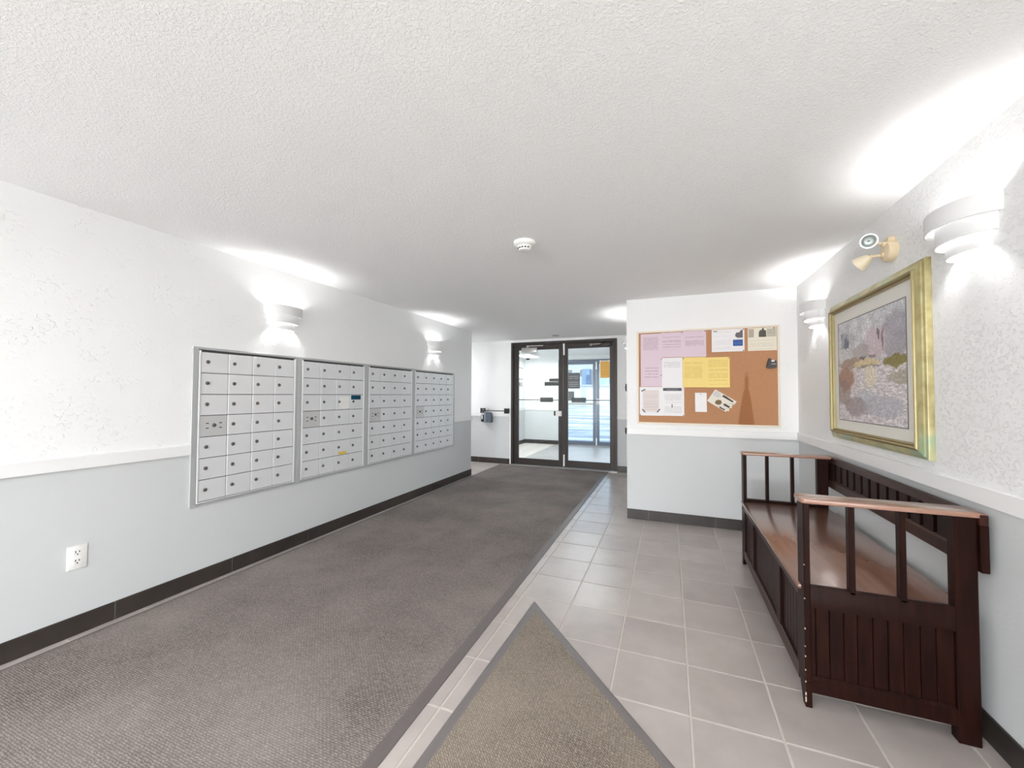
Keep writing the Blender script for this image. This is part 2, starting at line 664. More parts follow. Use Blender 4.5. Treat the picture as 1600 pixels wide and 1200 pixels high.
baseboard('baseboard_left', 'x', XL, 1, YN, YE, 1.285, 0.637)
baseboard('baseboard_right', 'x', XR, -1, YR, YB, 1.6, 0.637)
baseboard('baseboard_wing', 'y', YB, -1, XB, XR, -0.196, 0.60)
baseboard('baseboard_back', 'y', YD, -1, -5.1, -2.66, -3.3, 0.62)
baseboard('baseboard_back_right', 'y', YD, -1, -0.785, XB, -1.2, 0.62)
baseboard('baseboard_vestibule', 'y', YV, -1, -3.5, -2.6, -3.2, 0.62)
baseboard('baseboard_vestibule_left', 'x', -3.5, 1, YD + 0.1, YV, 7.0, 0.62)

# chair rails
def rail_prof(sgn, plane):
    return [(plane, RAIL0), (plane + sgn * 0.017, RAIL0), (plane + sgn * 0.017, RAIL1 - 0.004), (plane + sgn * 0.013, RAIL1), (plane, RAIL1)]


struct(MB().prism(rail_prof(1, XL), 'y', YN, 1.640).prism(rail_prof(1, XL), 'y', 5.02, YE + 0.012).build('trim_1', TRIM))
struct(MB().prism(rail_prof(-1, XR), 'y', YR, YB).build('trim_2', TRIM))
struct(MB().prism(rail_prof(-1, YB), 'x', XB - 0.017, XR - 0.017).prism([(XB, RAIL0), (XB - 0.017, RAIL0), (XB - 0.017, RAIL1), (XB, RAIL1)], 'y', YB - 0.017, YD).build('trim_3', TRIM))
struct(MB().prism(rail_prof(-1, YD), 'x', -5.1, -2.665).prism(rail_prof(-1, YD), 'x', -0.785, XB - 0.017).build('trim_4', TRIM))
struct(MB().prism(rail_prof(-1, YV), 'x', -3.5, -2.6).prism(rail_prof(1, -3.5), 'y', YD + 0.1, YV - 0.02).build('trim_5', TRIM))
# slim white casing round the bronze door frame
struct(MB().box(-2.675, -2.65, YD - 0.012, YD, 0, 2.205).box(-2.65, -0.775, YD - 0.012, YD, 2.187, 2.207).build('trim_6', TRIM))


# ------------------------------------------------------------------ entrance doors
def frame(name, x0, x1, y, z1, w, mat, depth=0.11):
    m = MB()
    m.box(x0, x0 + w, y - 0.02, y + depth - 0.02, 0, z1, 0.003)
    m.box(x1 - w, x1, y - 0.02, y + depth - 0.02, 0, z1, 0.003)
    m.box(x0 + w, x1 - w, y - 0.02, y + depth - 0.02, z1 - w, z1, 0.003)
    return struct(m.build(name, mat))


def leaf(name, x0, x1, gx0, gx1, y, z0, z1, gz0, gz1, mat):
    root = thing(name, ((x0 + x1) / 2, y, 0), None, None)
    struct(root)
    t = 0.022
    MB().box(x0, gx0, y - t, y + t, z0, z1, 0.003).build('stile', mat, root)
    MB().box(gx1, x1, y - t, y + t, z0, z1, 0.003).build('stile', mat, root)
    MB().box(gx0, gx1, y - t, y + t, gz1, z1, 0.003).build('top_rail', mat, root)
    MB().box(gx0, gx1, y - t, y + t, z0, gz0, 0.003).build('bottom_rail', mat, root)
    MB().box(gx0 - 0.005, gx1 + 0.005, y - 0.003, y + 0.003, gz0 - 0.005, gz1 + 0.005).build('glass_pane', GLASS, root, 0)
    return root


frame('trim_7', -2.65, -0.785, YD, 2.185, 0.045, BRONZE)
struct(MB().box(-2.66, -0.775, YD - 0.06, YD + 0.09, -0.0025, 0.012, 0.003).build('trim_8', STEEL))
yd = YD + 0.03
dl = leaf('door_1', -2.600, -1.698, -2.515, -1.772, yd, 0.016, 2.137, 0.122, 2.048, BRONZE)
dr = leaf('door_2', -1.690, -0.832, -1.612, -0.905, yd, 0.016, 2.137, 0.130, 2.048, BRONZE)
for root, gx0, gx1, px0, px1 in ((dl, -2.515, -1.772, -2.094, -1.860), (dr, -1.612, -0.905, -1.536, -1.293)):
    b = MB().tube((gx0 - 0.01, yd - 0.055, 1.161), (gx1 + 0.01, yd - 0.055, 1.161), 0.0065).tube((gx0 - 0.01, yd - 0.055, 1.161), (gx0 - 0.01, yd, 1.161), 0.008).tube((gx1 + 0.01, yd - 0.055, 1.161), (gx1 + 0.01, yd, 1.161), 0.008).build('push_bar', BLACK, root)
    MB().box(px0, px1, yd - 0.068, yd - 0.056, 1.124, 1.204, 0.003).build('push_plate', DGREY, b)
# closers
c = MB().box(-2.441, -2.150, yd - 0.085, yd - 0.022, 1.992, 2.085, 0.008, 2).build('door_closer', STEEL, dl)
MB().tube((-2.33, yd - 0.055, 2.085), (-2.33, yd - 0.055, 2.118), 0.022).prism([(-2.35, yd - 0.07), (-2.05, yd - 0.045), (-2.05, yd - 0.02), (-2.35, yd - 0.045)], 'z', 2.108, 2.122).build('closer_arm', STEEL, c)
c = MB().box(-1.06, -0.87, yd - 0.075, yd - 0.022, 2.06, 2.128, 0.008, 2).build('door_closer', BRONZE, dr)
MB().prism([(-1.24, yd - 0.045), (-1.03, yd - 0.09), (-1.02, yd - 0.07), (-1.24, yd - 0.02)], 'z', 2.092, 2.106).tube((-1.21, yd - 0.04, 2.075), (-1.21, yd - 0.04, 2.11), 0.018).build('closer_arm', STEEL, c)
# flush bolts and lock
for za, zb in ((1.935, 2.137), (0.03, 0.228)):
    MB().box(-1.690, -1.664, yd - 0.034, yd - 0.022, za, zb, 0.003).build('flush_bolt', WHITE, dr)
k = MB().box(-1.822, -1.714, yd - 0.05, yd - 0.022, 0.882, 0.972, 0.006, 2).build('lock_case', WHITE, dl)
MB().box(-1.853, -1.828, yd - 0.045, yd - 0.022, 0.890, 0.970, 0.004).build('lock_strike', BLACK, k)
# notice strips stuck on the left leaf's glass
MB().box(-2.032, -1.772, yd - 0.0065, yd - 0.0035, 1.408, 1.478).build('glass_sticker', DGREY, dl, 0)
MB().box(-1.946, -1.772, yd - 0.0065, yd - 0.0035, 1.482, 1.535).build('glass_sticker', DGREY, dl, 0)

# outer doors
frame('trim_9', -2.60, -0.76, YV, 2.13, 0.05, GREYALU)
struct(MB().box(-2.60, -0.76, YV - 0.05, YV + 0.1, -0.0025, 0.012, 0.003).build('trim_10', STEEL))
yv = YV + 0.03
d3 = leaf('door_3', -2.545, -1.660, -2.455, -1.735, yv, 0.016, 2.075, 0.110, 2.012, GREYALU)
d4 = leaf('door_4', -1.650, -0.815, -1.580, -0.905, yv, 0.016, 2.075, 0.110, 2.012, GREYALU)
MB().box(-2.455, -1.735, yv - 0.06, yv - 0.03, 1.000, 1.055, 0.006).build('push_bar', STEEL, d3)
MB().box(-1.655, -1.575, yv - 0.07, yv - 0.022, 1.02, 1.16, 0.006).build('lock_case', STEEL, d4)
MB().box(-2.37, -2.20, yv - 0.008, yv - 0.004, 1.13, 1.34).build('glass_sticker', DGREY, d3, 0)
MB().box(-1.665, -1.635, yv - 0.034, yv - 0.022, 1.88, 2.07, 0.003).box(-1.665, -1.635, yv - 0.034, yv - 0.022, 0.02, 0.2, 0.003).build('flush_bolt', WHITE, d4)
# paper notices taped to the inner glass
PN = print_mat('grey_notice', lin((118, 122, 126)), lin((200, 204, 206)), 8, 0.06, 0.94, 0.04, 0.9, 0.62, 0.35, 3.0, 0.8)
tag(MB().box(-1.607, -1.407, yd - 0.0066, yd - 0.0036, 1.360, 1.628).build('paper_notice', PN, None, 0), 'grey printed notice stuck on the glass of the right entrance door', 'notice', 'notices on the entrance doors')
PO = print_mat('amber_notice', lin((238, 190, 104)), lin((240, 160, 100)), 6, 0.1, 0.4, 0.2, 0.8, 0.6, 0.5, 9.0, 0.5)
r = thing('paper_notice', (-0.96, yd, 1.68), 'amber yellow sheet in a clear sleeve taped high on the right entrance door', 'notice', 'notices on the entrance doors')
MB().box(-1.060, -0.912, yd - 0.0072, yd - 0.0036, 1.540, 1.812).build('sheet', PO, r, 0)
MB().box(-1.073, -0.905, yd - 0.0036, yd - 0.0031, 1.530, 1.828).build('sleeve', simple('sleeve_plastic', (226, 230, 232), 0.3), r, 0)
for xa in (-1.072, -0.928):
    MB().box(xa, xa + 0.022, yd - 0.0082, yd - 0.0074, 1.802, 1.832).build('tape', WHITE, r, 0)

# ------------------------------------------------------------------ wall sconces
def build_sconce(loc, rotz, label):
    root = thing('wall_sconce', (0, 0, 0), label, 'lamp', 'tiered wall sconces')
    for (a, D, za, zb) in ((0.155, 0.120, -0.073, 0.0), (0.130, 0.090, -0.130, -0.052), (0.102, 0.060, -0.180, -0.108)):
        bm = MB()
        n = 26
        th = 0.0035
        rows = []
        for k in range(n + 1):
            t = PI * k / n
            c, s = -math.cos(t), math.sin(t) ** 0.85 if 0 < k < n else 0.0
            rows.append([bm.bm.verts.new((D * s, a * c, za)), bm.bm.verts.new((D * s, a * c, zb)),
                         bm.bm.verts.new(((D - th) * s, (a - th) * c, zb)), bm.bm.verts.new(((D - th) * s, (a - th) * c, za))])
        for A, B in zip(rows, rows[1:]):
            for q in range(4):
                bm.bm.faces.new((A[q], B[q], B[(q + 1) % 4], A[(q + 1) % 4]))
        bm.bm.faces.new(rows[0])
        bm.bm.faces.new(rows[-1][::-1])
        bmesh.ops.recalc_face_normals(bm.bm, faces=bm.bm.faces)
        bm.build('shade_tier', SHADE, root)
    MB().box(0, 0.006, -0.045, 0.045, -0.150, -0.030, 0.002).build('back_plate', SHADE, root)
    MB().box(0.004, 0.116, -0.004, 0.004, -0.050, -0.046).box(0.004, 0.086, -0.004, 0.004, -0.106, -0.102).build('shade_bracket', SHADE, root)
    s = MB().box(0.004, 0.040, -0.010, 0.010, -0.142, -0.128, 0.002).build('lamp_socket', WHITE, root)
    MB().lathe((0.034, 0, -0.128), (0, 0, 1), [(0.0, 0.010), (0.010, 0.016), (0.070, 0.016), (0.082, 0.011), (0.088, 0.0)], 12).build('bulb', BULB, s)
    root.location = loc
    root.rotation_euler = (0, 0, rotz)
    return root


s0 = build_sconce((XL, 2.277, 1.937), 0, 'white tiered sconce above the first and second mailbox banks')
dup_tree(s0, (XL, 4.480, 1.940), 0, 'white tiered sconce above the five-column mailbox bank')
dup_tree(s0, (XR, 2.033, 1.968), PI, 'white tiered sconce nearest the viewer, just past the near end of the painting')
dup_tree(s0, (XR, 3.702, 1.964), PI, 'white tiered sconce between the painting and the notice board corner')
dup_tree(s0, (XB, 4.99, 1.945), PI, 'white tiered sconce peeping past the wing wall by the entrance doors')
# the row goes on behind the photographer, its farthest sconce added for fill light
dup_tree(s0, (XL, 0.05, 1.937), 0, 'white tiered sconce on the mailbox wall behind the viewer')
dup_tree(s0, (XL, -2.15, 1.937), 0, 'added white tiered sconce on the mailbox wall near the rear wall')
dup_tree(s0, (-4.2, YD, 1.937), -PI / 2, 'white tiered sconce in the side hallway left of the doors')


def added_ceiling_light(x0, x1, y0, y1, label, drop=0.07):  # glowing ceiling panels added to brighten the room, hallway and vestibule
    r = thing('added_ceiling_light', ((x0 + x1) / 2, (y0 + y1) / 2, H - drop), label, 'lamp')
    m = MB()
    for (a, b, c, d) in ((x0, x0 + 0.02, y0, y1), (x1 - 0.02, x1, y0, y1), (x0 + 0.02, x1 - 0.02, y0, y0 + 0.02), (x0 + 0.02, x1 - 0.02, y1 - 0.02, y1)):
        m.box(a, b, c, d, H - drop, H)
    m.build('frame', WHITE, r)
    MB().box(x0 + 0.02, x1 - 0.02, y0 + 0.02, y1 - 0.02, H - drop + 0.006, H - drop + 0.012).build('diffuser', FILL_PANEL, r, 0)
    return r


added_ceiling_light(-3.32, -2.92, 8.55, 9.30, 'white ceiling light added in place of a soffit in the vestibule beyond the left entrance door')  # glowing panel stands where the vestibule has a pale soffit
added_ceiling_light(-1.6, -0.4, -1.9, -0.9, 'added square ceiling fill light behind the viewer')
added_ceiling_light(-2.1, -1.0, 6.95, 7.55, 'added ceiling fill light just inside the vestibule above the entrance doors', 0.05)
added_ceiling_light(-4.6, -3.9, 5.9, 6.3, 'added ceiling fill light round the corner in the side hallway')

# ------------------------------------------------------------------ mailboxes
ROW0, ROW1, NR = 0.540, 1.526, 7
rh = (ROW1 - ROW0) / NR


def mailbox_mesh(w, mat, name='mailbox_door'):
    return MB().box(-0.004, 0.004, -w / 2 + 0.0022, w / 2 - 0.0022, -rh / 2 + 0.0022, rh / 2 - 0.0022, 0.0016).build(name, mat)


def mailbox_bank(y0, y1, d0, d1, nc, label):
    root = thing('mailbox_bank', (XL, (y0 + y1) / 2, 0.513), label, 'mailbox', 'mailbox banks along the left wall')
    x = XL
    m = MB()
    m.box(x, x + 0.012, y0, d0 - 0.016, 0.513, 1.555, 0.0015).box(x, x + 0.012, d1 + 0.016, y1, 0.513, 1.555, 0.0015)
    m.box(x, x + 0.012, d0 - 0.016, d1 + 0.016, 0.513, ROW0 - 0.012, 0.0015).box(x, x + 0.012, d0 - 0.016, d1 + 0.016, ROW1 + 0.014, 1.555, 0.0015)
    m.build('frame', ALU2, root)
    m = MB()
    m.box(x + 0.002, x + 0.016, d0 - 0.013, d0 - 0.002, ROW0 - 0.009, ROW1 + 0.008, 0.001).box(x + 0.002, x + 0.016, d1 + 0.002, d1 + 0.013, ROW0 - 0.009, ROW1 + 0.008, 0.001)
    m.box(x + 0.002, x + 0.016, d0 - 0.002, d1 + 0.002, ROW0 - 0.009, ROW0 - 0.001, 0.001)
    m.build('door_frame', ALU, root)
    MB().box(x, x + 0.003, d0 - 0.016, d1 + 0.016, ROW0 - 0.012, ROW1 + 0.014).build('back_panel', GAP, root)
    w = (d1 - d0) / nc
    src = lsrc = None
    for r in range(NR):
        for c in range(nc):
            yc, zc = d0 + (c + 0.5) * w, ROW1 - (r + 0.5) * rh
            master = (r == 3 and c == 0)
            if master:
                d = mailbox_mesh(w, ALU3)
                place(d, (x + 0.008, yc, zc), root)
                d['label'] = 'plain master panel with one centred lock'
                l = MB().lathe((0, 0, 0), (1, 0, 0), [(0, 0.013), (0.004, 0.013), (0.006, 0.010), (0.012, 0.009)], 14).build('lock', LOCK)
                place(l, (x + 0.012, yc, zc + 0.004), d)
                for sy in (-0.042, 0.042):
                    for sz in (-0.014, 0.018):
                        MB().box(x + 0.0118, x + 0.0126, yc + sy - 0.009, yc + sy + 0.009, zc + sz - 0.003, zc + sz + 0.003).build('slot', LOCKD, d, 0)
                continue
            if src is None:
                src = d = mailbox_mesh(w, ALU)
                place(d, (x + 0.008, yc, zc), root)
                l = lsrc = MB().lathe((0, 0, 0), (1, 0, 0), [(0, 0.0125), (0.003, 0.0125), (0.005, 0.0095), (0.009, 0.009)], 12).build('lock', LOCK)
                place(l, (x + 0.012, yc - 0.27 * w, zc + 0.004), d)
            else:
                d = dup_mesh(src, (x + 0.008, yc, zc), root)
                l = dup_mesh(lsrc, (x + 0.012, yc - 0.27 * w, zc + 0.004), d)
            l.rotation_euler = (random.uniform(-0.5, 0.5), 0, 0)
            d.rotation_euler = (0, random.uniform(-0.006, 0.006), random.uniform(-0.010, 0.010))
    return root


mailbox_bank(1.640, 2.432, 1.690, 2.390, 4, 'silver mailbox bank with plain doors, nearest the power outlet')
b2 = mailbox_bank(2.432, 3.232, 2.479, 3.188, 4, 'silver mailbox bank with a white slip and a blue label on its doors')
mailbox_bank(3.232, 4.036, 3.279, 3.993, 4, 'silver four-column mailbox bank next to the five-column one')
mailbox_bank(4.036, 5.020, 4.080, 4.972, 5, 'silver mailbox bank of five columns near the wall corner')
MB().box(XL + 0.0125, XL + 0.016, 2.885, 3.000, ROW1 - 3 * rh + 0.006, ROW1 - 2 * rh - 0.022).build('paper_slip', WHITE, b2, 0)['label'] = 'white paper slip tucked at a door'
BLUE = print_mat('blue_label', lin((10, 66, 92)), lin((90, 160, 190)), 3, 0.2, 0.8, 0.1, 0.9, 0.7, 0.5, 2.0, 0.6)
MB().box(XL + 0.0122, XL + 0.0132, 3.022, 3.150, ROW1 - 2 * rh - 0.048, ROW1 - 2 * rh - 0.006).build('blue_label', BLUE, b2, 0)['label'] = 'dark blue label strip'
MB().box(XL + 0.0122, XL + 0.0130, 2.872, 2.972, ROW1 - 6 * rh + 0.006, ROW1 - 6 * rh + 0.030).build('yellow_label', simple('yellow_label', (222, 190, 60), 0.5), b2, 0)['label'] = 'yellow label strip'

# ------------------------------------------------------------------ power outlet, detectors
o = thing('power_outlet', (XL, 1.126, 0.398), 'white double power outlet low on the left wall', 'outlet')
MB().box(XL, XL + 0.006, 1.088, 1.165, 0.338, 0.458, 0.0025, 2).build('cover_plate', WHITE, o)
for zc in (0.421, 0.376):
    f = MB().box(XL + 0.005, XL + 0.008, 1.111, 1.142, zc - 0.017, zc + 0.017, 0.001).build('receptacle', WHITE, o)
    for (ya, za, w, h) in ((1.1195, 0.006, 0.0018, 0.0055), (1.1335, 0.006, 0.0018, 0.0045), (1.1265, -0.007, 0.003, 0.003)):
        MB().box(XL + 0.0075, XL + 0.0083, ya - w, ya + w, zc + za - h, zc + za + h).build('slot', LOCKD, f, 0)

o = thing('smoke_detector', (-0.858, 2.395, H), 'white round smoke detector on the stippled ceiling', 'smoke detector')
MB().lathe((-0.858, 2.395, H), (0, 0, -1), [(0, 0.071), (0.012, 0.071), (0.018, 0.068), (0.027, 0.056), (0.029, 0.046)], 32).build('base', WHITE, o)
MB().lathe((-0.858, 2.395, H - 0.027), (0, 0, -1), [(0, 0.050), (0.006, 0.046), (0.018, 0.040), (0.028, 0.034), (0.030, 0.026), (0.031, 0.0)], 32).build('sensor_head', WHITE, o)
m = MB()
for k in range(5):
    a = -PI / 2 - 0.9 + 0.45 * k
    m.box(-0.858 + 0.0405 * math.cos(a) - 0.006, -0.858 + 0.0405 * math.cos(a) + 0.006, 2.395 + 0.0405 * math.sin(a) - 0.003, 2.395 + 0.0405 * math.sin(a) + 0.003, H - 0.046, H - 0.039)
m.build('vent', LOCKD, o)
o = thing('sprinkler_cap', (-1.735, 6.385, H), 'small round grey cap on the ceiling in front of the entrance doors', 'sprinkler')
MB().lathe((-1.735, 6.385, H), (0, 0, -1), [(0, 0.060), (0.006, 0.058), (0.010, 0.03), (0.012, 0.0)], 20).build('cover', STEEL, o)

# emergency light with two lamp heads
o = thing('emergency_light', (XR, 2.60, 2.0), 'beige twin-head emergency light above the framed painting', 'emergency light')
MB().lathe((XR, 2.60, 1.995), (-1, 0, 0), [(0, 0.054), (0.026, 0.054), (0.036, 0.048), (0.043, 0.030), (0.045, 0.0)], 24).box(XR - 0.030, XR, 2.572, 2.628, 1.995, 2.066, 0.006).build('mount', BEIGE, o)


def lamp_head(c, d, mat, back, k=0.78):
    d = Vector(d).normalized()
    c = Vector(c)

    def S(pr):
        return [(a * k, b * k) for a, b in pr]
    h = MB().lathe(c, d, S([(-0.060, 0.0), (-0.060, 0.018), (-0.046, 0.026), (-0.030, 0.036), (0.0, 0.044), (0.004, 0.047), (0.010, 0.047), (0.010, 0.040), (0.000, 0.037), (-0.020, 0.024), (-0.028, 0.0)]), 28).build('lamp_head', mat, o)
    MB().lathe(c, d, S([(0.0065, 0.0), (0.0065, 0.039), (0.0055, 0.039), (0.0055, 0.0)]), 24).build('lens', LENS, h)
    MB().lathe(c, d, S([(-0.024, 0.0), (-0.024, 0.007), (-0.004, 0.007), (0.0, 0.0)]), 12).build('bulb', STEEL, h)
    p = c - d * 0.056 * k
    MB().tube(p, back, 0.007, 10).lathe(Vector(back), (1, 0, 0), [(-0.012, 0.0), (-0.012, 0.013), (0.01, 0.013), (0.01, 0)], 12).build('swivel_arm', BEIGE, o)


lamp_head((0.966, 2.570, 2.050), (-0.30, -0.85, -0.28), CHROME, (XR - 0.040, 2.590, 2.030))
lamp_head((0.958, 2.655, 1.957), (-0.60, 0.62, -0.50), CREAM, (XR - 0.040, 2.600, 1.978), 0.9)

# ------------------------------------------------------------------ framed painting
o = thing('framed_painting', (XR, 2.84, 0.968), 'large gold-green framed harbour painting on the right wall', 'painting')
IY0, IY1, IZ0, IZ1 = 2.352, 3.327, 1.031, 1.803
WF = 0.062
PROF_OUT = [(0.022, 0.002), (0.022, 0.036), (0.026, 0.039), (0.046, 0.031), (0.050, 0.026), (WF - 0.002, 0.022), (WF, 0.016), (WF, 0.0)]
PROF_LIP = [(-0.003, 0.020), (-0.001, 0.034), (0.003, 0.037), (0.007, 0.033), (0.009, 0.046), (0.014, 0.050), (0.018, 0.046), (0.020, 0.040), (0.022, 0.043), (0.025, 0.040), (0.025, 0.010), (-0.003, 0.010)]
GOLD = NT('mottled_gold_green_frame')
gp = GOLD.pos()
gn = GOLD.noise(11, 4, 0.6, vec=GOLD.mapping(gp, (1, 1, 0.8)))
gn2 = GOLD.noise(5, 3, 0.6, vec=GOLD.mapping(gp, (1, 1, 1), loc=(3, 7, 1)))
GOLD.base(GOLD.mix(GOLD.ramp(gn2.outputs[0], 0.52, 0.66), GOLD.mix(GOLD.ramp(gn.outputs[0], 0.35, 0.7), lin((150, 138, 92)), lin((196, 188, 140))), lin((150, 172, 140))))
GOLD.rough(0.36)
GOLD.b.inputs['Metallic'].default_value = 0.12
GOLD = GOLD.m
GILT = simple('old_gilt', (158, 145, 104), 0.38, 0.35, var=0.18, scale=24)


def frame_rail(side, prof, name, mat, parent):
    m = MB()
    ring = []
    for (w, d) in prof:
        a0, a1 = IY0 - w, IY1 + w
        b0, b1 = IZ0 - w, IZ1 + w
        cs = {'near': ((a0, b0), (a0, b1)), 'far': ((a1, b1), (a1, b0)), 'top': ((a0, b1), (a1, b1)), 'bottom': ((a1, b0), (a0, b0))}[side]
        ring.append([m.bm.verts.new((XR - 0.001 - d, y, z)) for (y, z) in cs])
    n = len(ring)
    for i in range(n):
        q = (i + 1) % n
        m.bm.faces.new((ring[i][0], ring[q][0], ring[q][1], ring[i][1]))
    m.bm.faces.new([r[0] for r in ring])
    m.bm.faces.new([r[1] for r in ring][::-1])
    bmesh.ops.recalc_face_normals(m.bm, faces=m.bm.faces)
    return m.build(name, mat, parent, 25)


for s in ('near', 'far', 'top', 'bottom'):
    fr_ = frame_rail(s, PROF_OUT, 'frame_rail', GOLD, o)
    frame_rail(s, PROF_LIP, 'gilt_lip', GILT, fr_)
MB().box(XR - 0.020, XR - 0.004, IY0 - 0.002, IY1 + 0.002, IZ0 - 0.002, IZ1 + 0.002).build('mat_board', simple('ivory_mat_board', (228, 226, 218), 0.8, var=0.01), o, 0)
# inner bevel of the mat board
PY0, PY1, PZ0, PZ1 = 2.452, 3.262, 1.098, 1.722
m = MB()
for (a, b, c, d) in ((PY0 - 0.005, PY0, PZ0 - 0.005, PZ1 + 0.005), (PY1, PY1 + 0.005, PZ0 - 0.005, PZ1 + 0.005), (PY0, PY1, PZ0 - 0.005, PZ0), (PY0, PY1, PZ1, PZ1 + 0.005)):
    m.box(XR - 0.0225, XR - 0.0200, a, b, c, d)
m.build('mat_bevel', simple('grey_mat_bevel', (128, 124, 122), 0.8), o, 0)


def painting_mat():
    m = NT('watercolour_harbour')
    g = m.coord('Generated')
    dist = m.noise(6.0, 5, 0.7, vec=g)
    sub = m.n('ShaderNodeVectorMath', operation='SUBTRACT')
    m.l(dist.outputs['Color'], sub.inputs[0])
    sub.inputs[1].default_value = (0.5, 0.5, 0.5)
    sc = m.n('ShaderNodeVectorMath', operation='SCALE')
    m.l(sub.outputs[0], sc.inputs[0])
    sc.inputs['Scale'].default_value = 0.15
    ad = m.n('ShaderNodeVectorMath', operation='ADD')
    m.l(g, ad.inputs[0])
    m.l(sc.outputs[0], ad.inputs[1])
    s = m.n('ShaderNodeSeparateXYZ')
    m.l(ad.outputs[0], s.inputs[0])
    u = m.math('SUBTRACT', 1.0, s.outputs[1])     # 0 at the far (left seen) edge
    v = s.outputs[2]

    def blob(cu, cv, ru, rv, soft=2.8):
        a = m.math('POWER', m.math('ABSOLUTE', m.math('DIVIDE', m.math('SUBTRACT', u, cu), ru)), 2.0)
        b = m.math('POWER', m.math('ABSOLUTE', m.math('DIVIDE', m.math('SUBTRACT', v, cv), rv)), 2.0)
        return m.math('MULTIPLY', m.math('SUBTRACT', 1.0, m.math('ADD', a, b)), soft, clamp=True)
    n1 = m.noise(7, 5, 0.65, vec=g)
    n2 = m.noise(16, 4, 0.65, vec=m.mapping(g, (1, 1, 2.6)))
    col = m.mix(m.ramp(n1.outputs[0], 0.35, 0.68), lin((184, 186, 192)), lin((238, 238, 240)))           # misty sky
    wat = m.mix(m.ramp(n2.outputs[0], 0.38, 0.62), lin((194, 186, 190)), lin((246, 243, 245)))           # rippled water
    col = m.mix(m.math('LESS_THAN', v, 0.56), col, wat)
    for (cu, cv, ru, rv, c, st) in (
            (0.88, 0.74, 0.22, 0.20, (158, 152, 164), 0.7), (0.62, 0.72, 0.16, 0.16, (214, 196, 204), 0.8), (0.40, 0.66, 0.14, 0.10, (160, 150, 152), 0.6),
            (0.20, 0.57, 0.22, 0.055, (160, 134, 118), 0.8), (0.14, 0.42, 0.17, 0.13, (160, 120, 100), 0.85), (0.10, 0.28, 0.14, 0.14, (146, 128, 124), 0.7),
            (0.48, 0.55, 0.22, 0.030, (222, 206, 160), 0.95), (0.52, 0.515, 0.20, 0.018, (118, 98, 72), 0.7), (0.88, 0.53, 0.17, 0.055, (136, 126, 58), 0.95),
            (0.92, 0.40, 0.16, 0.07, (150, 146, 112), 0.6), (0.55, 0.42, 0.10, 0.11, (238, 228, 208), 0.8), (0.44, 0.24, 0.20, 0.06, (198, 204, 214), 0.7),
            (0.30, 0.14, 0.22, 0.10, (144, 134, 138), 0.7), (0.70, 0.15, 0.28, 0.10, (176, 180, 192), 0.6), (0.66, 0.80, 0.022, 0.07, (84, 70, 74), 0.8),
            (0.72, 0.74, 0.016, 0.10, (120, 92, 88), 0.8), (0.42, 0.60, 0.05, 0.022, (92, 74, 66), 0.8), (0.56, 0.60, 0.06, 0.020, (108, 88, 80), 0.7)):
        col = m.mix(m.math('MULTIPLY', blob(cu, cv, ru, rv), st), col, lin(c))
    stroke = m.noise(42, 3, 0.6, vec=m.mapping(g, (1, 1, 1.8)))
    col = m.mix(m.math('MULTIPLY', m.ramp(stroke.outputs[0], 0.52, 0.72), 0.28), col, lin((232, 230, 230)))
    col = m.mix(m.math('MULTIPLY', m.ramp(stroke.outputs[0], 0.44, 0.30), 0.30), col, lin((70, 64, 66)))
    sq = m.math('MULTIPLY', m.math('MULTIPLY', m.math('GREATER_THAN', u, 0.045), m.math('LESS_THAN', u, 0.20)), m.math('MULTIPLY', m.math('GREATER_THAN', v, 0.72), m.math('LESS_THAN', v, 0.88)))
    blk = m.noise(9, 1, 0.5, vec=g)
    col = m.mix(m.math('MULTIPLY', sq, 0.85), col, m.mix(m.ramp(blk.outputs[0], 0.42, 0.55), lin((84, 90, 104)), lin((150, 154, 166))))
    bc = m.n('ShaderNodeBrightContrast')
    bc.inputs['Bright'].default_value = 0.06
    bc.inputs['Contrast'].default_value = 0.22
    m.l(col, bc.inputs[0])
    m.base(bc.outputs[0])
    m.rough(0.45)
    return m.m


MB().box(XR - 0.0215, XR - 0.0195, PY0, PY1, PZ0, PZ1).build('print', painting_mat(), o, 0)

# ------------------------------------------------------------------ notice board
CORK = NT('cork_board')
cg = CORK.coord('Generated')
cs = CORK.n('ShaderNodeSeparateXYZ')
CORK.l(cg, cs.inputs[0])
n1 = CORK.noise(260, 3, 0.6, vec=CORK.pos())
n2 = CORK.noise(2.4, 3, 0.6, vec=CORK.pos())
c = CORK.mix(CORK.ramp(n1.outputs[0], 0.35, 0.7), lin((168, 120, 88)), lin((194, 146, 112)))
c = CORK.mix(CORK.math('MULTIPLY', n2.outputs[0], 0.5), c, lin((190, 142, 104)))
# darker bottle-shaped patch on the cork
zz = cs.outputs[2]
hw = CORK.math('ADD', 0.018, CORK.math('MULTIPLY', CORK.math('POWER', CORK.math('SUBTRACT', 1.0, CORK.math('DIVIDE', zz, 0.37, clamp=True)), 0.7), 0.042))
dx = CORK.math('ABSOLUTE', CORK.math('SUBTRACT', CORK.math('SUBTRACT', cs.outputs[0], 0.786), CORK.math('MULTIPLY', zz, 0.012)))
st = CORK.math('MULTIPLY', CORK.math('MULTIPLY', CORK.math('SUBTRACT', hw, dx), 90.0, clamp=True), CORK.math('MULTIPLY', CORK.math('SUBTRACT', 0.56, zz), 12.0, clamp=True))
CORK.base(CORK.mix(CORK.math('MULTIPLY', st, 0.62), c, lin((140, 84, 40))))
CORK.rough(0.85)
CORK.spec(0.2)
CORK.bump(n1.outputs[0], 0.3, 0.001)
CORK = CORK.m
o = thing('notice_board', (0.322, YB, 0.962), 'cork notice board with a cream frame on the wing wall', 'notice board')
BX0, BX1, BZ0, BZ1 = -0.300, 0.938, 0.962, 1.897
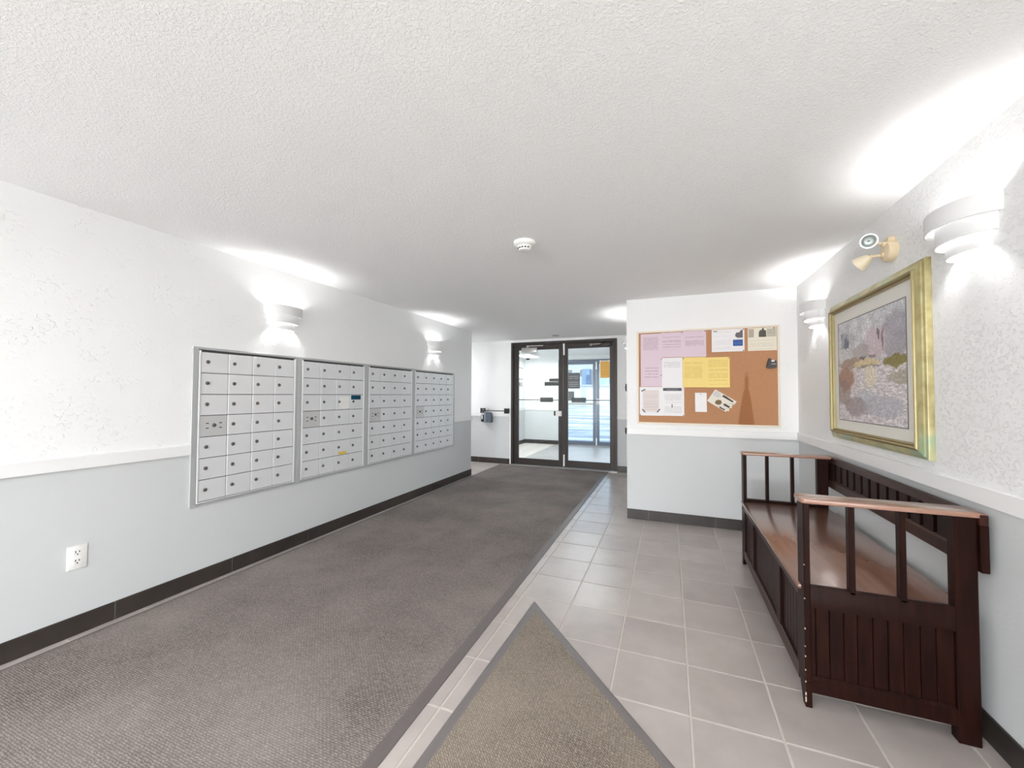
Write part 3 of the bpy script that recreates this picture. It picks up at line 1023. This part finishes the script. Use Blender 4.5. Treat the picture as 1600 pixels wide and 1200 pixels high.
MB().box(BX0 + 0.01, BX1 - 0.01, YB - 0.010, YB, BZ0 + 0.01, BZ1 - 0.01).build('cork_panel', CORK, o, 0)
FR = simple('cream_board_frame', (232, 222, 208), 0.5, var=0.02)
for (a, b, c1, d) in ((BX0, BX0 + 0.018, BZ0, BZ1), (BX1 - 0.018, BX1, BZ0, BZ1), (BX0 + 0.018, BX1 - 0.018, BZ0, BZ0 + 0.018), (BX0 + 0.018, BX1 - 0.018, BZ1 - 0.018, BZ1)):
    MB().box(a, b, YB - 0.018, YB, c1, d, 0.002).build('frame_rail', FR, o)
CF = YB - 0.010      # cork face


def sheet(x0, x1, z0, z1, mat, label, layer=0, pins=(), name='paper_notice', cat='notice'):
    y = CF - 0.0012 - 0.0009 * layer
    r = thing(name, ((x0 + x1) / 2, y, (z0 + z1) / 2), label, cat, 'papers on the notice board')
    bm = MB()
    # a gently waved sheet with real thickness
    n = 6
    ph = random.uniform(0, 6)
    fr, bk = [], []
    for k in range(n + 1):
        t = k / n
        dy = 0.0007 * math.sin(ph + 5 * t) + (0.0016 * (t - 0.8) / 0.2 if t > 0.8 else 0)
        col = []
        for (zz_, lift) in ((z0, 0.0012), ((z0 + z1) / 2, 0.0), (z1, 0.0)):
            col.append((x0 + (x1 - x0) * t, y - 0.0004 - max(0, dy) * 0.5 - lift, zz_))
        fr.append([bm.bm.verts.new(p) for p in col])
        bk.append([bm.bm.verts.new((p[0], p[1] + 0.0004, p[2])) for p in col])
    for k in range(n):
        for q in range(2):
            bm.bm.faces.new((fr[k][q], fr[k + 1][q], fr[k + 1][q + 1], fr[k][q + 1]))
            bm.bm.faces.new((bk[k][q], bk[k][q + 1], bk[k + 1][q + 1], bk[k + 1][q]))
        bm.bm.faces.new((fr[k][0], bk[k][0], bk[k + 1][0], fr[k + 1][0]))
        bm.bm.faces.new((fr[k][2], fr[k + 1][2], bk[k + 1][2], bk[k][2]))
    for e in (0, n):
        for q in range(2):
            bm.bm.faces.new((fr[e][q], fr[e][q + 1], bk[e][q + 1], bk[e][q]))
    bmesh.ops.recalc_face_normals(bm.bm, faces=bm.bm.faces)
    bm.build('sheet', mat, r, 30)
    for (px, pz) in pins:
        MB().lathe((px, y - 0.0008, pz), (0, -1, 0), [(0, 0.005), (0.003, 0.005), (0.006, 0.0035), (0.0065, 0)], 10).build('push_pin', PIN, r)
    return r, y


def patch(r, y, x0, x1, z0, z1, mat, name='printed_picture'):
    return MB().box(x0, x1, y - 0.0030, y - 0.0004, z0, z1).build(name, mat, r, 0)


PK, PKI = lin((222, 203, 214)), lin((150, 122, 140))
WH, INK = lin((238, 236, 238)), lin((120, 120, 126))
sheet(-0.262, -0.068, 1.632, 1.868, print_mat('pink_print_a', PK, PKI, 26, 0.3, 0.86, 0.12, 0.86, 0.85, 0.55, 1.0, 0.45), 'pink printed sheet filling the top left corner of the cork board', 0)
sheet(-0.070, 0.134, 1.628, 1.873, print_mat('pink_print_b', PK, PKI, 20, 0.32, 0.82, 0.08, 0.9, 0.55, 0.5, 5.0, 0.6), 'middle pink sheet of the three along the board top', 1, ((0.126, 1.866),))
sheet(0.132, 0.338, 1.624, 1.877, print_mat('pink_print_c', PK, PKI, 20, 0.42, 0.78, 0.1, 0.9, 0.5, 0.5, 8.0, 0.55), 'pink sheet directly above the yellow pages', 2, ((0.330, 1.869),))
sheet(-0.262, -0.060, 1.338, 1.640, print_mat('pink_print_d', PK, PKI, 20, 0.30, 0.7, 0.18, 0.82, 0.5, 0.5, 12.0, 0.6), 'pink sheet below the top left pink one, lowest of the pinks', 1)
r, y = sheet(-0.062, 0.127, 1.330, 1.622, print_mat('white_print_a', WH, INK, 18, 0.55, 0.85, 0.1, 0.88, 0.5, 0.25, 15.0, 0.6), 'white sheet with a large blank lower half between pink and yellow', 3, ((-0.066, 1.612), (-0.068, 1.448)))
YL, YLI = lin((242, 216, 138)), lin((196, 160, 84))
sheet(0.128, 0.335, 1.328, 1.620, print_mat('yellow_print_a', YL, YLI, 22, 0.2, 0.9, 0.08, 0.85, 0.6, 0.45, 20.0, 0.5), 'yellow printed page with a pin at its left corner', 4, ((0.134, 1.610),))
sheet(0.334, 0.536, 1.326, 1.614, print_mat('yellow_print_b', YL, YLI, 22, 0.1, 0.92, 0.1, 0.92, 0.6, 0.45, 24.0, 0.5), 'yellow printed page with its right edge on bare cork', 4, ((0.526, 1.606),))
r, y = sheet(-0.274, -0.062, 1.046, 1.334, print_mat('white_print_b', WH, lin((170, 150, 150)), 26, 0.12, 0.85, 0.15, 0.85, 0.7, 0.5, 28.0, 0.4), 'white sheet with a pinkish printed block, bottom left of the board', 2, ((-0.268, 1.052),))
patch(r, y, -0.244, -0.090, 1.094, 1.300, print_mat('dusty_block', lin((224, 214, 212)), lin((180, 164, 164)), 20, 0.05, 0.95, 0.05, 0.95, 0.6, 0.5, 31.0, 0.4), 'printed_block')
for (ax, az, an) in ((-0.238, 1.300, 0.5), (-0.236, 1.094, -0.8), (-0.096, 1.096, 0.9)):
    MB().box(ax - 0.022, ax + 0.022, y - 0.0036, y - 0.0031, az - 0.005, az + 0.005).rot(Matrix.Rotation(-an, 3, 'Y'), (ax, y, az)).build('printed_mark', simple('dark_print', (70, 66, 66), 0.7), r, 0)
r, y = sheet(-0.062, 0.140, 1.048, 1.330, print_mat('white_print_c', WH, INK, 26, 0.1, 0.8, 0.12, 0.88, 0.6, 0.4, 35.0, 0.35), 'white sheet with a dark grey heading bar under the yellow page', 3, ((0.132, 1.054),))
patch(r, y, -0.052, 0.118, 1.294, 1.322, print_mat('grey_heading', lin((92, 94, 100)), lin((190, 192, 196)), 3, 0.3, 0.7, 0.2, 0.8, 0.9, 0.5, 40.0, 0.6), 'printed_heading')
patch(r, y, 0.026, 0.034, 1.130, 1.162, simple('small_print_figure', (80, 80, 84), 0.7), 'printed_mark')
r, y = sheet(0.386, 0.660, 1.664, 1.877, print_mat('white_print_d', WH, INK, 16, 0.1, 0.9, 0.05, 0.6, 0.5, 0.25, 44.0, 0.3), 'white landscape flyer with a blue block and a grey photo', 0, ((0.652, 1.869), (0.652, 1.671)))
patch(r, y, 0.566, 0.646, 1.716, 1.774, print_mat('blue_block', lin((52, 84, 150)), lin((130, 158, 204)), 4, 0.2, 0.8, 0.1, 0.9, 0.7, 0.4, 50.0, 0.5))
m = MB()
m.prism([(0.584, 1.822), (0.596, 1.842), (0.618, 1.842), (0.634, 1.866), (0.646, 1.862), (0.646, 1.792), (0.604, 1.792), (0.586, 1.804)], 'y', y - 0.0030, y - 0.0004)
m.build('printed_picture', simple('grey_photo_print', (96, 92, 100), 0.6, var=0.4, scale=90), r, 0)
patch(r, y, 0.400, 0.434, 1.856, 1.866, simple('grey_logo_print', (150, 150, 154), 0.6), 'printed_mark')
r, y = sheet(0.687, 0.917, 1.664, 1.876, print_mat('cream_print', lin((232, 226, 210)), lin((150, 144, 128)), 16, 0.05, 0.48, 0.06, 0.94, 0.6, 0.3, 55.0, 0.35), 'cream flyer with dark pictures at the top right corner of the board', 0, ((0.896, 1.869),))
patch(r, y, 0.694, 0.736, 1.790, 1.866, simple('taupe_print', (176, 164, 148), 0.6, var=0.25, scale=70))
patch(r, y, 0.838, 0.912, 1.790, 1.866, print_mat('taupe_text', lin((196, 190, 176)), lin((110, 104, 92)), 8, 0.1, 0.9, 0.1, 0.9, 0.6, 0.35, 60.0, 0.6))
m = MB()
m.prism([(0.776, 1.790), (0.776, 1.832), (0.784, 1.852), (0.800, 1.856), (0.806, 1.872), (0.816, 1.872), (0.816, 1.856), (0.834, 1.846), (0.834, 1.790)], 'y', y - 0.0030, y - 0.0004)
m.build('printed_picture', simple('dark_photo_print', (74, 74, 66), 0.6, var=0.6, scale=60), r, 0)
# a curled slip of paper folded across its middle
r = thing('paper_slip', (0.286, CF, 1.18), 'small curled white slip with a crease across, pinned on bare cork', 'note', 'papers on the notice board')
pts = [(1.276, 0.002), (1.250, 0.006), (1.220, 0.009), (1.186, 0.006), (1.178, 0.012), (1.150, 0.020), (1.120, 0.024), (1.092, 0.022)]
outl = [(CF - 0.001 - d, z) for z, d in pts] + [(CF - 0.001 - d + 0.0008, z) for z, d in pts[::-1]]
MB().prism(outl, 'x', 0.236, 0.338).build('sheet', simple('white_slip', (240, 239, 240), 0.6, var=0.02), r, 50)
MB().lathe((0.286, CF - 0.003, 1.262), (0, -1, 0), [(0, 0.005), (0.006, 0.004), (0.007, 0)], 10).build('push_pin', PIN, r)
# the tilted tear-off card
r = thing('flyer', (0.466, CF - 0.001, 1.196), 'tilted white card with dark pictures and a torn right edge', 'flyer', 'papers on the notice board')
rm = Matrix.Rotation(math.radians(33), 3, 'Y')
cx, cz = 0.466, 1.196


def card(pts_, y0, y1, mat, name):
    MB().prism([(cx + a, cz + b) for a, b in pts_], 'y', y0, y1).rot(rm, (cx, CF, cz)).build(name, mat, r, 0)


card([(-0.106, -0.066), (0.080, -0.066), (0.086, -0.052), (0.100, -0.048), (0.096, -0.030), (0.084, -0.018), (0.104, -0.010), (0.100, 0.012), (0.090, 0.022), (0.106, 0.030), (0.106, 0.066), (-0.106, 0.066)],
     CF - 0.0016, CF - 0.0008, print_mat('card_print', lin((232, 226, 216)), lin((140, 132, 124)), 9, 0.05, 0.95, 0.3, 0.95, 0.5, 0.3, 66.0, 0.4), 'sheet')
DK = simple('dark_card_print', (56, 50, 44), 0.6, var=0.5, scale=120)
for q in ([(-0.02, 0.040), (0.084, 0.040), (0.084, 0.054), (0.03, 0.058), (-0.02, 0.060)], [(0.030, -0.022), (0.084, -0.022), (0.084, -0.004), (0.030, -0.004)], [(0.014, -0.062), (0.066, -0.062), (0.066, -0.050), (0.014, -0.050)]):
    card(q, CF - 0.0024, CF - 0.0014, DK, 'printed_picture')
card([(-0.040, -0.046), (-0.014, -0.050), (0.006, -0.036), (0.010, -0.010), (-0.012, 0.004), (-0.036, -0.006), (-0.044, -0.026)], CF - 0.0024, CF - 0.0014, simple('brown_card_print', (120, 96, 62), 0.6, var=0.5, scale=90), 'printed_picture')
card([(-0.098, 0.010), (-0.040, 0.010), (-0.040, 0.056), (-0.098, 0.056)], CF - 0.0022, CF - 0.0014, simple('grey_card_print', (206, 206, 206), 0.6, var=0.05), 'printed_picture')
# small dark clip pouch
r = thing('key_pouch', (0.868, CF, 1.545), 'small dark grey pouch hanging near the right edge of the cork', 'pouch')
MB().prism([(0.830, 1.508), (0.852, 1.500), (0.886, 1.500), (0.910, 1.508), (0.908, 1.566), (0.880, 1.576), (0.852, 1.592), (0.842, 1.566)], 'y', CF - 0.024, CF).build('pouch_body', simple('charcoal_pouch', (66, 62, 62), 0.4, var=0.2), r)
MB().box(0.868, 0.892, CF - 0.027, CF - 0.022, 1.558, 1.574, 0.001).build('clip', CHROME, r)
MB().box(0.866, 0.904, CF - 0.027, CF - 0.023, 1.534, 1.541, 0.001).build('strap', STEEL, r)

# dark switch plate on the hidden side of the wing wall
o = thing('wall_switch', (XB, 4.43, 1.33), 'dark switch plate at the edge of the wing wall', 'switch')
MB().box(XB - 0.028, XB, 4.39, 4.47, 1.29, 1.37, 0.004).build('cover_plate', BLACK, o)
MB().box(XB - 0.034, XB - 0.027, 4.42, 4.44, 1.315, 1.345, 0.002).build('toggle', DGREY, o)

# ------------------------------------------------------------------ storage bench
o = thing('storage_bench', (0.78, 2.71, 0), 'dark mahogany storage bench with slatted arms against the right wall', 'bench')
N, FAR = 1.945, 3.462
FX = 0.506


def end_panel(ya, yb, outer):
    """one end of the bench between y=ya..yb (outer = the side away from the seat: 'lo' or 'hi')"""
    s = -1 if outer == 'lo' else 1
    yo = ya if outer == 'lo' else yb
    yi = yb if outer == 'lo' else ya
    # arm rest with rounded front corners
    a0, a1 = (ya - 0.012, ya + 0.098) if outer == 'lo' else (yb - 0.098, yb + 0.012)
    arm = []
    for (cx_, cy_, st_) in ((0.515, a1 - 0.022, 90), (0.515, a0 + 0.022, 180)):
        for k in range(5):
            t = math.radians(st_ + 22.5 * k)
            arm.append((cx_ + 0.020 * math.cos(t), cy_ + 0.022 * math.sin(t)))
    arm += [(1.050, a0), (1.050, a1)]
    am = MB().prism(arm, 'z', 0.814, 0.833)
    es = [e for e in am.bm.edges if abs(e.verts[0].co.z - e.verts[1].co.z) < 1e-6]
    bmesh.ops.bevel(am.bm, geom=es, offset=0.004, segments=2, profile=0.5, affect='EDGES')
    am.build('armrest', wood_arm_sheen, o)
    # front post that runs down into a tapered foot
    p0, p1 = (ya, ya + 0.085) if outer == 'lo' else (yb - 0.085, yb)
    MB().box(FX, FX + 0.022, p0, p1, 0.10, 0.815, 0.003).build('front_post', MAHOG, o)
    foot = [(p0, 0.10), (p1, 0.10), (p1 - (0.055 if outer == 'lo' else 0.0), 0.0), (p0 + (0.0 if outer == 'lo' else 0.055), 0.0)]
    f = MB().prism(foot, 'x', FX, FX + 0.022).build('foot', MAHOG, o)
    # back post
    b0, b1 = (ya, ya + 0.045) if outer == 'lo' else (yb - 0.045, yb)
    MB().box(0.966, 1.030, b0, b1, 0.0, 0.815, 0.003).build('back_post', MAHOG, o)
    # two slender arm balusters
    q0, q1 = (ya + 0.004, ya + 0.036) if outer == 'lo' else (yb - 0.036, yb - 0.004)
    for xa in (0.657, 0.813):
        MB().box(xa, xa + 0.020, q0, q1, 0.470, 0.818, 0.002).build('baluster', MAHOG, o)
    # frame-and-plank lower panel
    MB().prism([(q0, 0.395), (q1, 0.395), (q1, 0.478), (q0 + (0.004 if outer == 'lo' else 0), 0.484), (q0, 0.478)] if outer == 'lo' else [(q0, 0.395), (q1, 0.395), (q1, 0.484), (q0, 0.484)], 'x', FX + 0.02, 0.968).build('top_rail', MAHOG, o)
    e0, e1 = (ya + 0.002, ya + 0.036) if outer == 'lo' else (yb - 0.036, yb - 0.002)
    MB().prism([(e0, 0.060), (e1, 0.060), (e1, 0.124), (e0 + 0.010, 0.124), (e0, 0.114)] if outer == 'lo' else [(e0, 0.060), (e1, 0.060), (e1, 0.114), (e1 - 0.010, 0.124), (e0, 0.124)], 'x', FX + 0.02, 0.968).build('bottom_rail', MAHOG, o)
    c0, c1 = (ya + 0.014, ya + 0.024) if outer == 'lo' else (yb - 0.024, yb - 0.014)
    xs = [FX + 0.02, 0.547, 0.593, 0.639, 0.683, 0.731, 0.777, 0.823, 0.872, 0.917, 0.968]
    for a, b in zip(xs, xs[1:]):
        MB().box(a + 0.0008, b - 0.0008, c0, c1, 0.122, 0.397, 0.0022).build('plank', MAHOG, o)
    d0, d1 = (ya + 0.022, ya + 0.030) if outer == 'lo' else (yb - 0.030, yb - 0.022)
    MB().box(FX + 0.02, 0.968, d0, d1, 0.122, 0.397).build('backing_board', DARKW, o)


wood_arm_sheen = wood_mat('mahogany_armrest_sheen', (0.28, 0.145, 0.10), (0.34, 0.185, 0.13), 0.24, 0, broad_grain=True, coat=0.7, spec=0.6)  # same wood, colour paled to hold the reflected light on the arm tops
end_panel(N + 0.015, N + 0.10, 'lo')
end_panel(FAR - 0.10, FAR - 0.015, 'hi')
SY0, SY1 = N + 0.098, FAR - 0.098
# seat lid with a moulded front edge
sm = MB().box(0.494, 1.031, N + 0.053, FAR - 0.053, 0.452, 0.468, 0.004, 2)
sm.build('seat', SEATW, o)
# front box: rails, stiles, recessed beadboard
MB().box(FX, FX + 0.022, SY0, SY1, 0.408, 0.452, 0.002).build('top_rail', MAHOG_LIT, o)
MB().box(FX, FX + 0.022, SY0, SY1, 0.060, 0.122, 0.003).build('bottom_rail', MAHOG_LIT, o)
pan = [(SY0 + 0.03, 2.352), (2.432, 3.020), (3.100, SY1 - 0.03)]
st = [SY0] + [v for p in pan for v in p] + [SY1]
for a, b in zip(st[0::2], st[1::2]):
    if b - a > 0.005:
        MB().box(FX + 0.001, FX + 0.022, a, b, 0.120, 0.410, 0.002).build('stile', MAHOG, o)
for a, b in pan:
    n = max(2, round((b - a) / 0.05))
    for k in range(n):
        y0, y1 = a + (b - a) * k / n, a + (b - a) * (k + 1) / n
        MB().box(FX + 0.012, FX + 0.021, y0 + 0.0006, y1 - 0.0006, 0.118, 0.412, 0.0018).build('plank', MAHOG, o)
MB().box(FX + 0.021, FX + 0.026, SY0, SY1, 0.07, 0.452).box(1.0, 1.028, SY0, SY1, 0.06, 0.452).build('box_lining', DARKW, o)
# back rest: rails, slats, dark board added behind to shade the gaps
MB().box(1.030, 1.054, N, FAR, 0.789, 0.828, 0.003).build('back_top_rail', MAHOG_LIT, o)
MB().prism([(1.026, 0.622), (1.054, 0.622), (1.054, 0.680), (1.034, 0.680), (1.026, 0.672)], 'y', N + 0.05, FAR - 0.05).build('back_bottom_rail', MAHOG_LIT, o)
MB().box(1.030, 1.054, N, N + 0.05, 0.622, 0.790, 0.002).build('back_stile', MAHOG, o)
MB().box(1.030, 1.054, FAR - 0.05, FAR, 0.622, 0.790, 0.002).build('back_stile', MAHOG, o)
slots = [3.287 - 0.0975 * k for k in range(13)]
edges = [FAR - 0.05] + [v for s_ in slots for v in (s_ + 0.0125, s_ - 0.0125)] + [N + 0.05]
for a, b in zip(edges[0::2], edges[1::2]):
    MB().box(1.033, 1.048, b, a, 0.678, 0.792, 0.0015).build('back_slat', MAHOG, o)
MB().box(1.062, 1.068, N + 0.03, FAR - 0.03, 0.63, 0.82).box(1.053, 1.063, N + 0.03, N + 0.06, 0.63, 0.82).box(1.053, 1.063, FAR - 0.06, FAR - 0.03, 0.63, 0.82).build('slot_shade_board', DARKW, o)
# worn, chipped front corner
m = MB()
for (z, s) in ((0.030, 0.020), (0.052, 0.012), (0.10, 0.006), (0.146, 0.005), (0.20, 0.006), (0.24, 0.004), (0.31, 0.006), (0.43, 0.004), (0.565, 0.004)):
    m.box(FX - 0.0006, FX + 0.003, N + 0.0142, N + 0.018, z - s / 2, z + s / 2)
m.build('paint_chip', CHIP, o, 0)

# ------------------------------------------------------------------ carpets
o = tag(MB().prism([(-2.70, YN + 0.05), (-0.962, YN + 0.05), (-0.962, 6.60), (-2.812, 6.60), (-2.772, 0.0)], 'z', 0.0003, 0.0072).build('carpet_runner', RUG), 'long grey-brown carpet runner leading to the entrance doors', 'carpet')
MB().prism([(-0.966, 0.0003), (-0.966, 0.0078), (-0.955, 0.0078), (-0.915, 0.0035), (-0.915, 0.0003)], 'y', YN + 0.05, 6.60).build('edge_strip', RUGB, o)
MB().prism([(-2.716, YN + 0.05), (-2.694, YN + 0.05), (-2.768, 0.0), (-2.806, 6.60), (-2.826, 6.60), (-2.788, 0.0)], 'z', 0.0003, 0.0076).build('edge_strip', RUGB, o)

tip, r1, r2, l2 = Vector((-0.765, 2.330)), Vector((0.70, 0.725)), Vector((0.70, -0.6)), Vector((-0.868, -0.6))
outer = [tip, l2, r2, r1]


def inset(poly, d):
    n = len(poly)
    res = []
    for i in range(n):
        p, a, b = poly[i], poly[i - 1], poly[(i + 1) % n]
        e0, e1 = (p - a).normalized(), (b - p).normalized()
        n0, n1 = Vector((-e0.y, e0.x)), Vector((-e1.y, e1.x))
        k = (n0 + n1) / (1 + n0.dot(n1))
        res.append(p + k * d)
    return res


inner = inset(outer, 0.048)
o = tag(MB().prism([(p.x, p.y) for p in inset(outer, 0.044)], 'z', 0.0003, 0.0085).build('door_mat', MAT), 'tan-grey floor mat cut to a point beside the carpet runner', 'mat')
bmr = MB()
lo = [bmr.bm.verts.new((p.x, p.y, 0.0003)) for p in outer]
lo2 = [bmr.bm.verts.new((p.x, p.y, 0.0030)) for p in inset(outer, 0.001)]
hi = [bmr.bm.verts.new((p.x, p.y, 0.0082)) for p in inset(outer, 0.012)]
hi2 = [bmr.bm.verts.new((p.x, p.y, 0.0078)) for p in inner]
lo3 = [bmr.bm.verts.new((p.x, p.y, 0.0003)) for p in inner]
for A, B in ((lo, lo2), (lo2, hi), (hi, hi2), (hi2, lo3), (lo3, lo)):
    for i in range(4):
        q = (i + 1) % 4
        bmr.bm.faces.new((A[i], A[q], B[q], B[i]))
bmesh.ops.recalc_face_normals(bmr.bm, faces=bmr.bm.faces)
bmr.build('edge_strip', MATB, o)
o = tag(MB().box(-2.66, -0.52, YD + 0.12, YV - 0.06, 0.0003, 0.007, 0.002).build('vestibule_carpet', carpet_mat('vestibule_carpet', lin((130, 127, 126)), lin((186, 183, 181)), 0.5, 1.0, 0.42, 0.6)), 'grey carpet inside the vestibule beyond the glass doors', 'carpet')

# ------------------------------------------------------------------ wall bar with lock boxes, left of the doors
o = thing('wall_bar', (-2.97, YD, 0.955), 'black bar on two square mounts beside the entrance doors', 'wall bar')
for xa in (-3.257, -2.780):
    MB().box(xa, xa + 0.098, YD - 0.030, YD, 0.908, 1.000, 0.004).build('mount', BLACK, o)
MB().tube((-3.21, YD - 0.045, 0.955), (-2.73, YD - 0.045, 0.955), 0.008).box(-3.225, -3.195, YD - 0.055, YD - 0.028, 0.94, 0.97).box(-2.745, -2.715, YD - 0.055, YD - 0.028, 0.94, 0.97).build('rod', BLACK, o)


def shackle(x, w, z0, z1, y):
    pts_ = [(x - w, y, z0), (x - w, y, z1 - w)]
    for k in range(1, 8):
        t = PI - PI * k / 8
        pts_.append((x + w * math.cos(t), y, z1 - w + w * math.sin(t)))
    pts_ += [(x + w, y, z1 - w), (x + w, y, z0)]
    return pts_


r = thing('lock_box', (-3.187, YD - 0.045, 0.75), 'black lock box with a white label hanging from the wall bar', 'lock box', 'lock boxes on the wall bar')
MB().box(-3.222, -3.156, YD - 0.070, YD - 0.022, 0.750, 0.880, 0.006, 2).build('body', BLACK, r)
MB().path(shackle(-3.189, 0.020, 0.872, 0.982, YD - 0.045), 0.005).build('shackle', STEEL, r)
MB().box(-3.210, -3.186, YD - 0.0715, YD - 0.0695, 0.800, 0.872, 0.0005).build('label_plate', WHITE, r)
r = thing('lock_box', (-3.075, YD - 0.045, 0.745), 'blue-grey lock box with sloping shoulders hanging from the wall bar', 'lock box', 'lock boxes on the wall bar')
MB().prism([(-3.108, 0.745), (-3.006, 0.745), (-3.006, 0.880), (-3.030, 0.925), (-3.108, 0.935)], 'y', YD - 0.105, YD - 0.020).build('body', GREYP, r)
MB().box(-3.150, -3.106, YD - 0.100, YD - 0.022, 0.745, 0.932, 0.006, 2).build('side_cover', GREYL, r)
MB().path(shackle(-3.083, 0.018, 0.925, 0.984, YD - 0.045), 0.006).build('shackle', STEEL, r)

# ------------------------------------------------------------------ vestibule fittings
o = thing('intercom_panel', (-3.5, 9.43, 1.46), 'grey intercom panel on the vestibule side wall', 'intercom')
MB().box(-3.5, -3.475, 9.28, 9.585, 1.462, 1.567, 0.004).build('cover_plate', STEEL, o)
MB().box(-3.474, -3.472, 9.31, 9.40, 1.48, 1.55).build('speaker_grille', DGREY, o)
o = thing('framed_notice', (-3.5, 9.45, 1.77), 'framed white notice high on the vestibule side wall', 'notice')
MB().box(-3.5, -3.482, 9.28, 9.63, 1.64, 1.937, 0.003).build('frame', DGREY, o)
MB().box(-3.4825, -3.480, 9.295, 9.615, 1.655, 1.915).build('sheet', print_mat('vestibule_notice', WH, INK, 9, 0.1, 0.9, 0.0, 1.0, 0.6, 0.4, 71.0, 0.5), o, 0)
o = thing('dome_camera', (-3.36, 9.68, H), 'small dark dome camera in the far vestibule ceiling corner', 'camera')
MB().lathe((-3.36, 9.68, H), (0, 0, -1), [(0, 0.07), (0.03, 0.07), (0.035, 0.062)], 20).build('base', WHITE, o)
MB().lathe((-3.36, 9.68, H - 0.033), (0, 0, -1), [(0, 0.060), (0.02, 0.056), (0.04, 0.042), (0.055, 0.02), (0.06, 0.0)], 20).build('dome', BLACK, o)

# ------------------------------------------------------------------ outside
SNOW = NT('snowy_asphalt')
sp = SNOW.pos()
sn = SNOW.noise(0.5, 5, 0.6, vec=SNOW.mapping(sp, (0.35, 1.6, 1)))
SNOW.base(SNOW.mix(SNOW.ramp(sn.outputs[0], 0.40, 0.58), lin((150, 158, 168)), lin((232, 236, 240))))
SNOW.rough(0.8)
SNOW.bump(sn.outputs[0], 0.4, 0.05)
SNOW = SNOW.m
struct(MB().box(-70, 50, YV + 0.1, 150, -0.3, -0.03).build('ground', SNOW))
STUC = simple('pale_stucco', (176, 184, 192), 0.85, var=0.06, scale=1.5)
BLUEB = simple('blue_grey_cladding', (112, 136, 160), 0.7, var=0.05, scale=1.0)
BLUED = simple('deep_blue_cladding', (60, 92, 130), 0.6, var=0.05)
WIN = simple('dark_window_glass', (70, 84, 98), 0.15, 0.0)
o = thing('garage_row', (-8, 48, 0), 'long low white garage across the car park', 'building')
MB().box(-19, 4, 45, 50, -0.05, 2.25).build('wall', STUC, o)
MB().box(-19.2, 4.2, 44.8, 50.2, 2.25, 2.42).build('roof', simple('grey_roof_edge', (160, 166, 172), 0.8), o)
for k in range(7):
    MB().box(-17.6 + 3.0 * k, -15.2 + 3.0 * k, 44.93, 45.0, 0.0, 1.95).build('garage_door', simple('garage_door_paint', (196, 204, 210), 0.6), o)
o = thing('apartment_building', (-13, 66, 0), 'pale apartment block with a blue-grey wing behind the garages', 'building')
MB().box(-26, -4.5, 62, 72, 0, 6.4).build('wall', STUC, o)
MB().box(-26.4, -4.1, 61.5, 72.4, 6.4, 6.8).build('roof', simple('brown_roof_edge', (150, 140, 128), 0.8), o)
w = MB().box(-12.3, -11.1, 60.4, 62, 0, 5.2).build('wing', BLUEB, o)
MB().box(-11.65, -11.12, 60.3, 60.42, 2.7, 4.3).build('panel', BLUED, w)
w = MB().box(-9.7, -8.3, 60.8, 62, 0, 3.9).build('wing', simple('teal_cladding', (140, 172, 178), 0.7), o)
for k in range(6):
    for z in (1.2, 4.0):
        x = -24.5 + 2.3 * k
        f = MB().box(x, x + 1.3, 61.9, 62.02, z, z + 1.3).build('window', TRIM, o)
        MB().box(x + 0.08, x + 1.22, 61.86, 61.92, z + 0.08, z + 1.22).build('pane', WIN, f, 0)
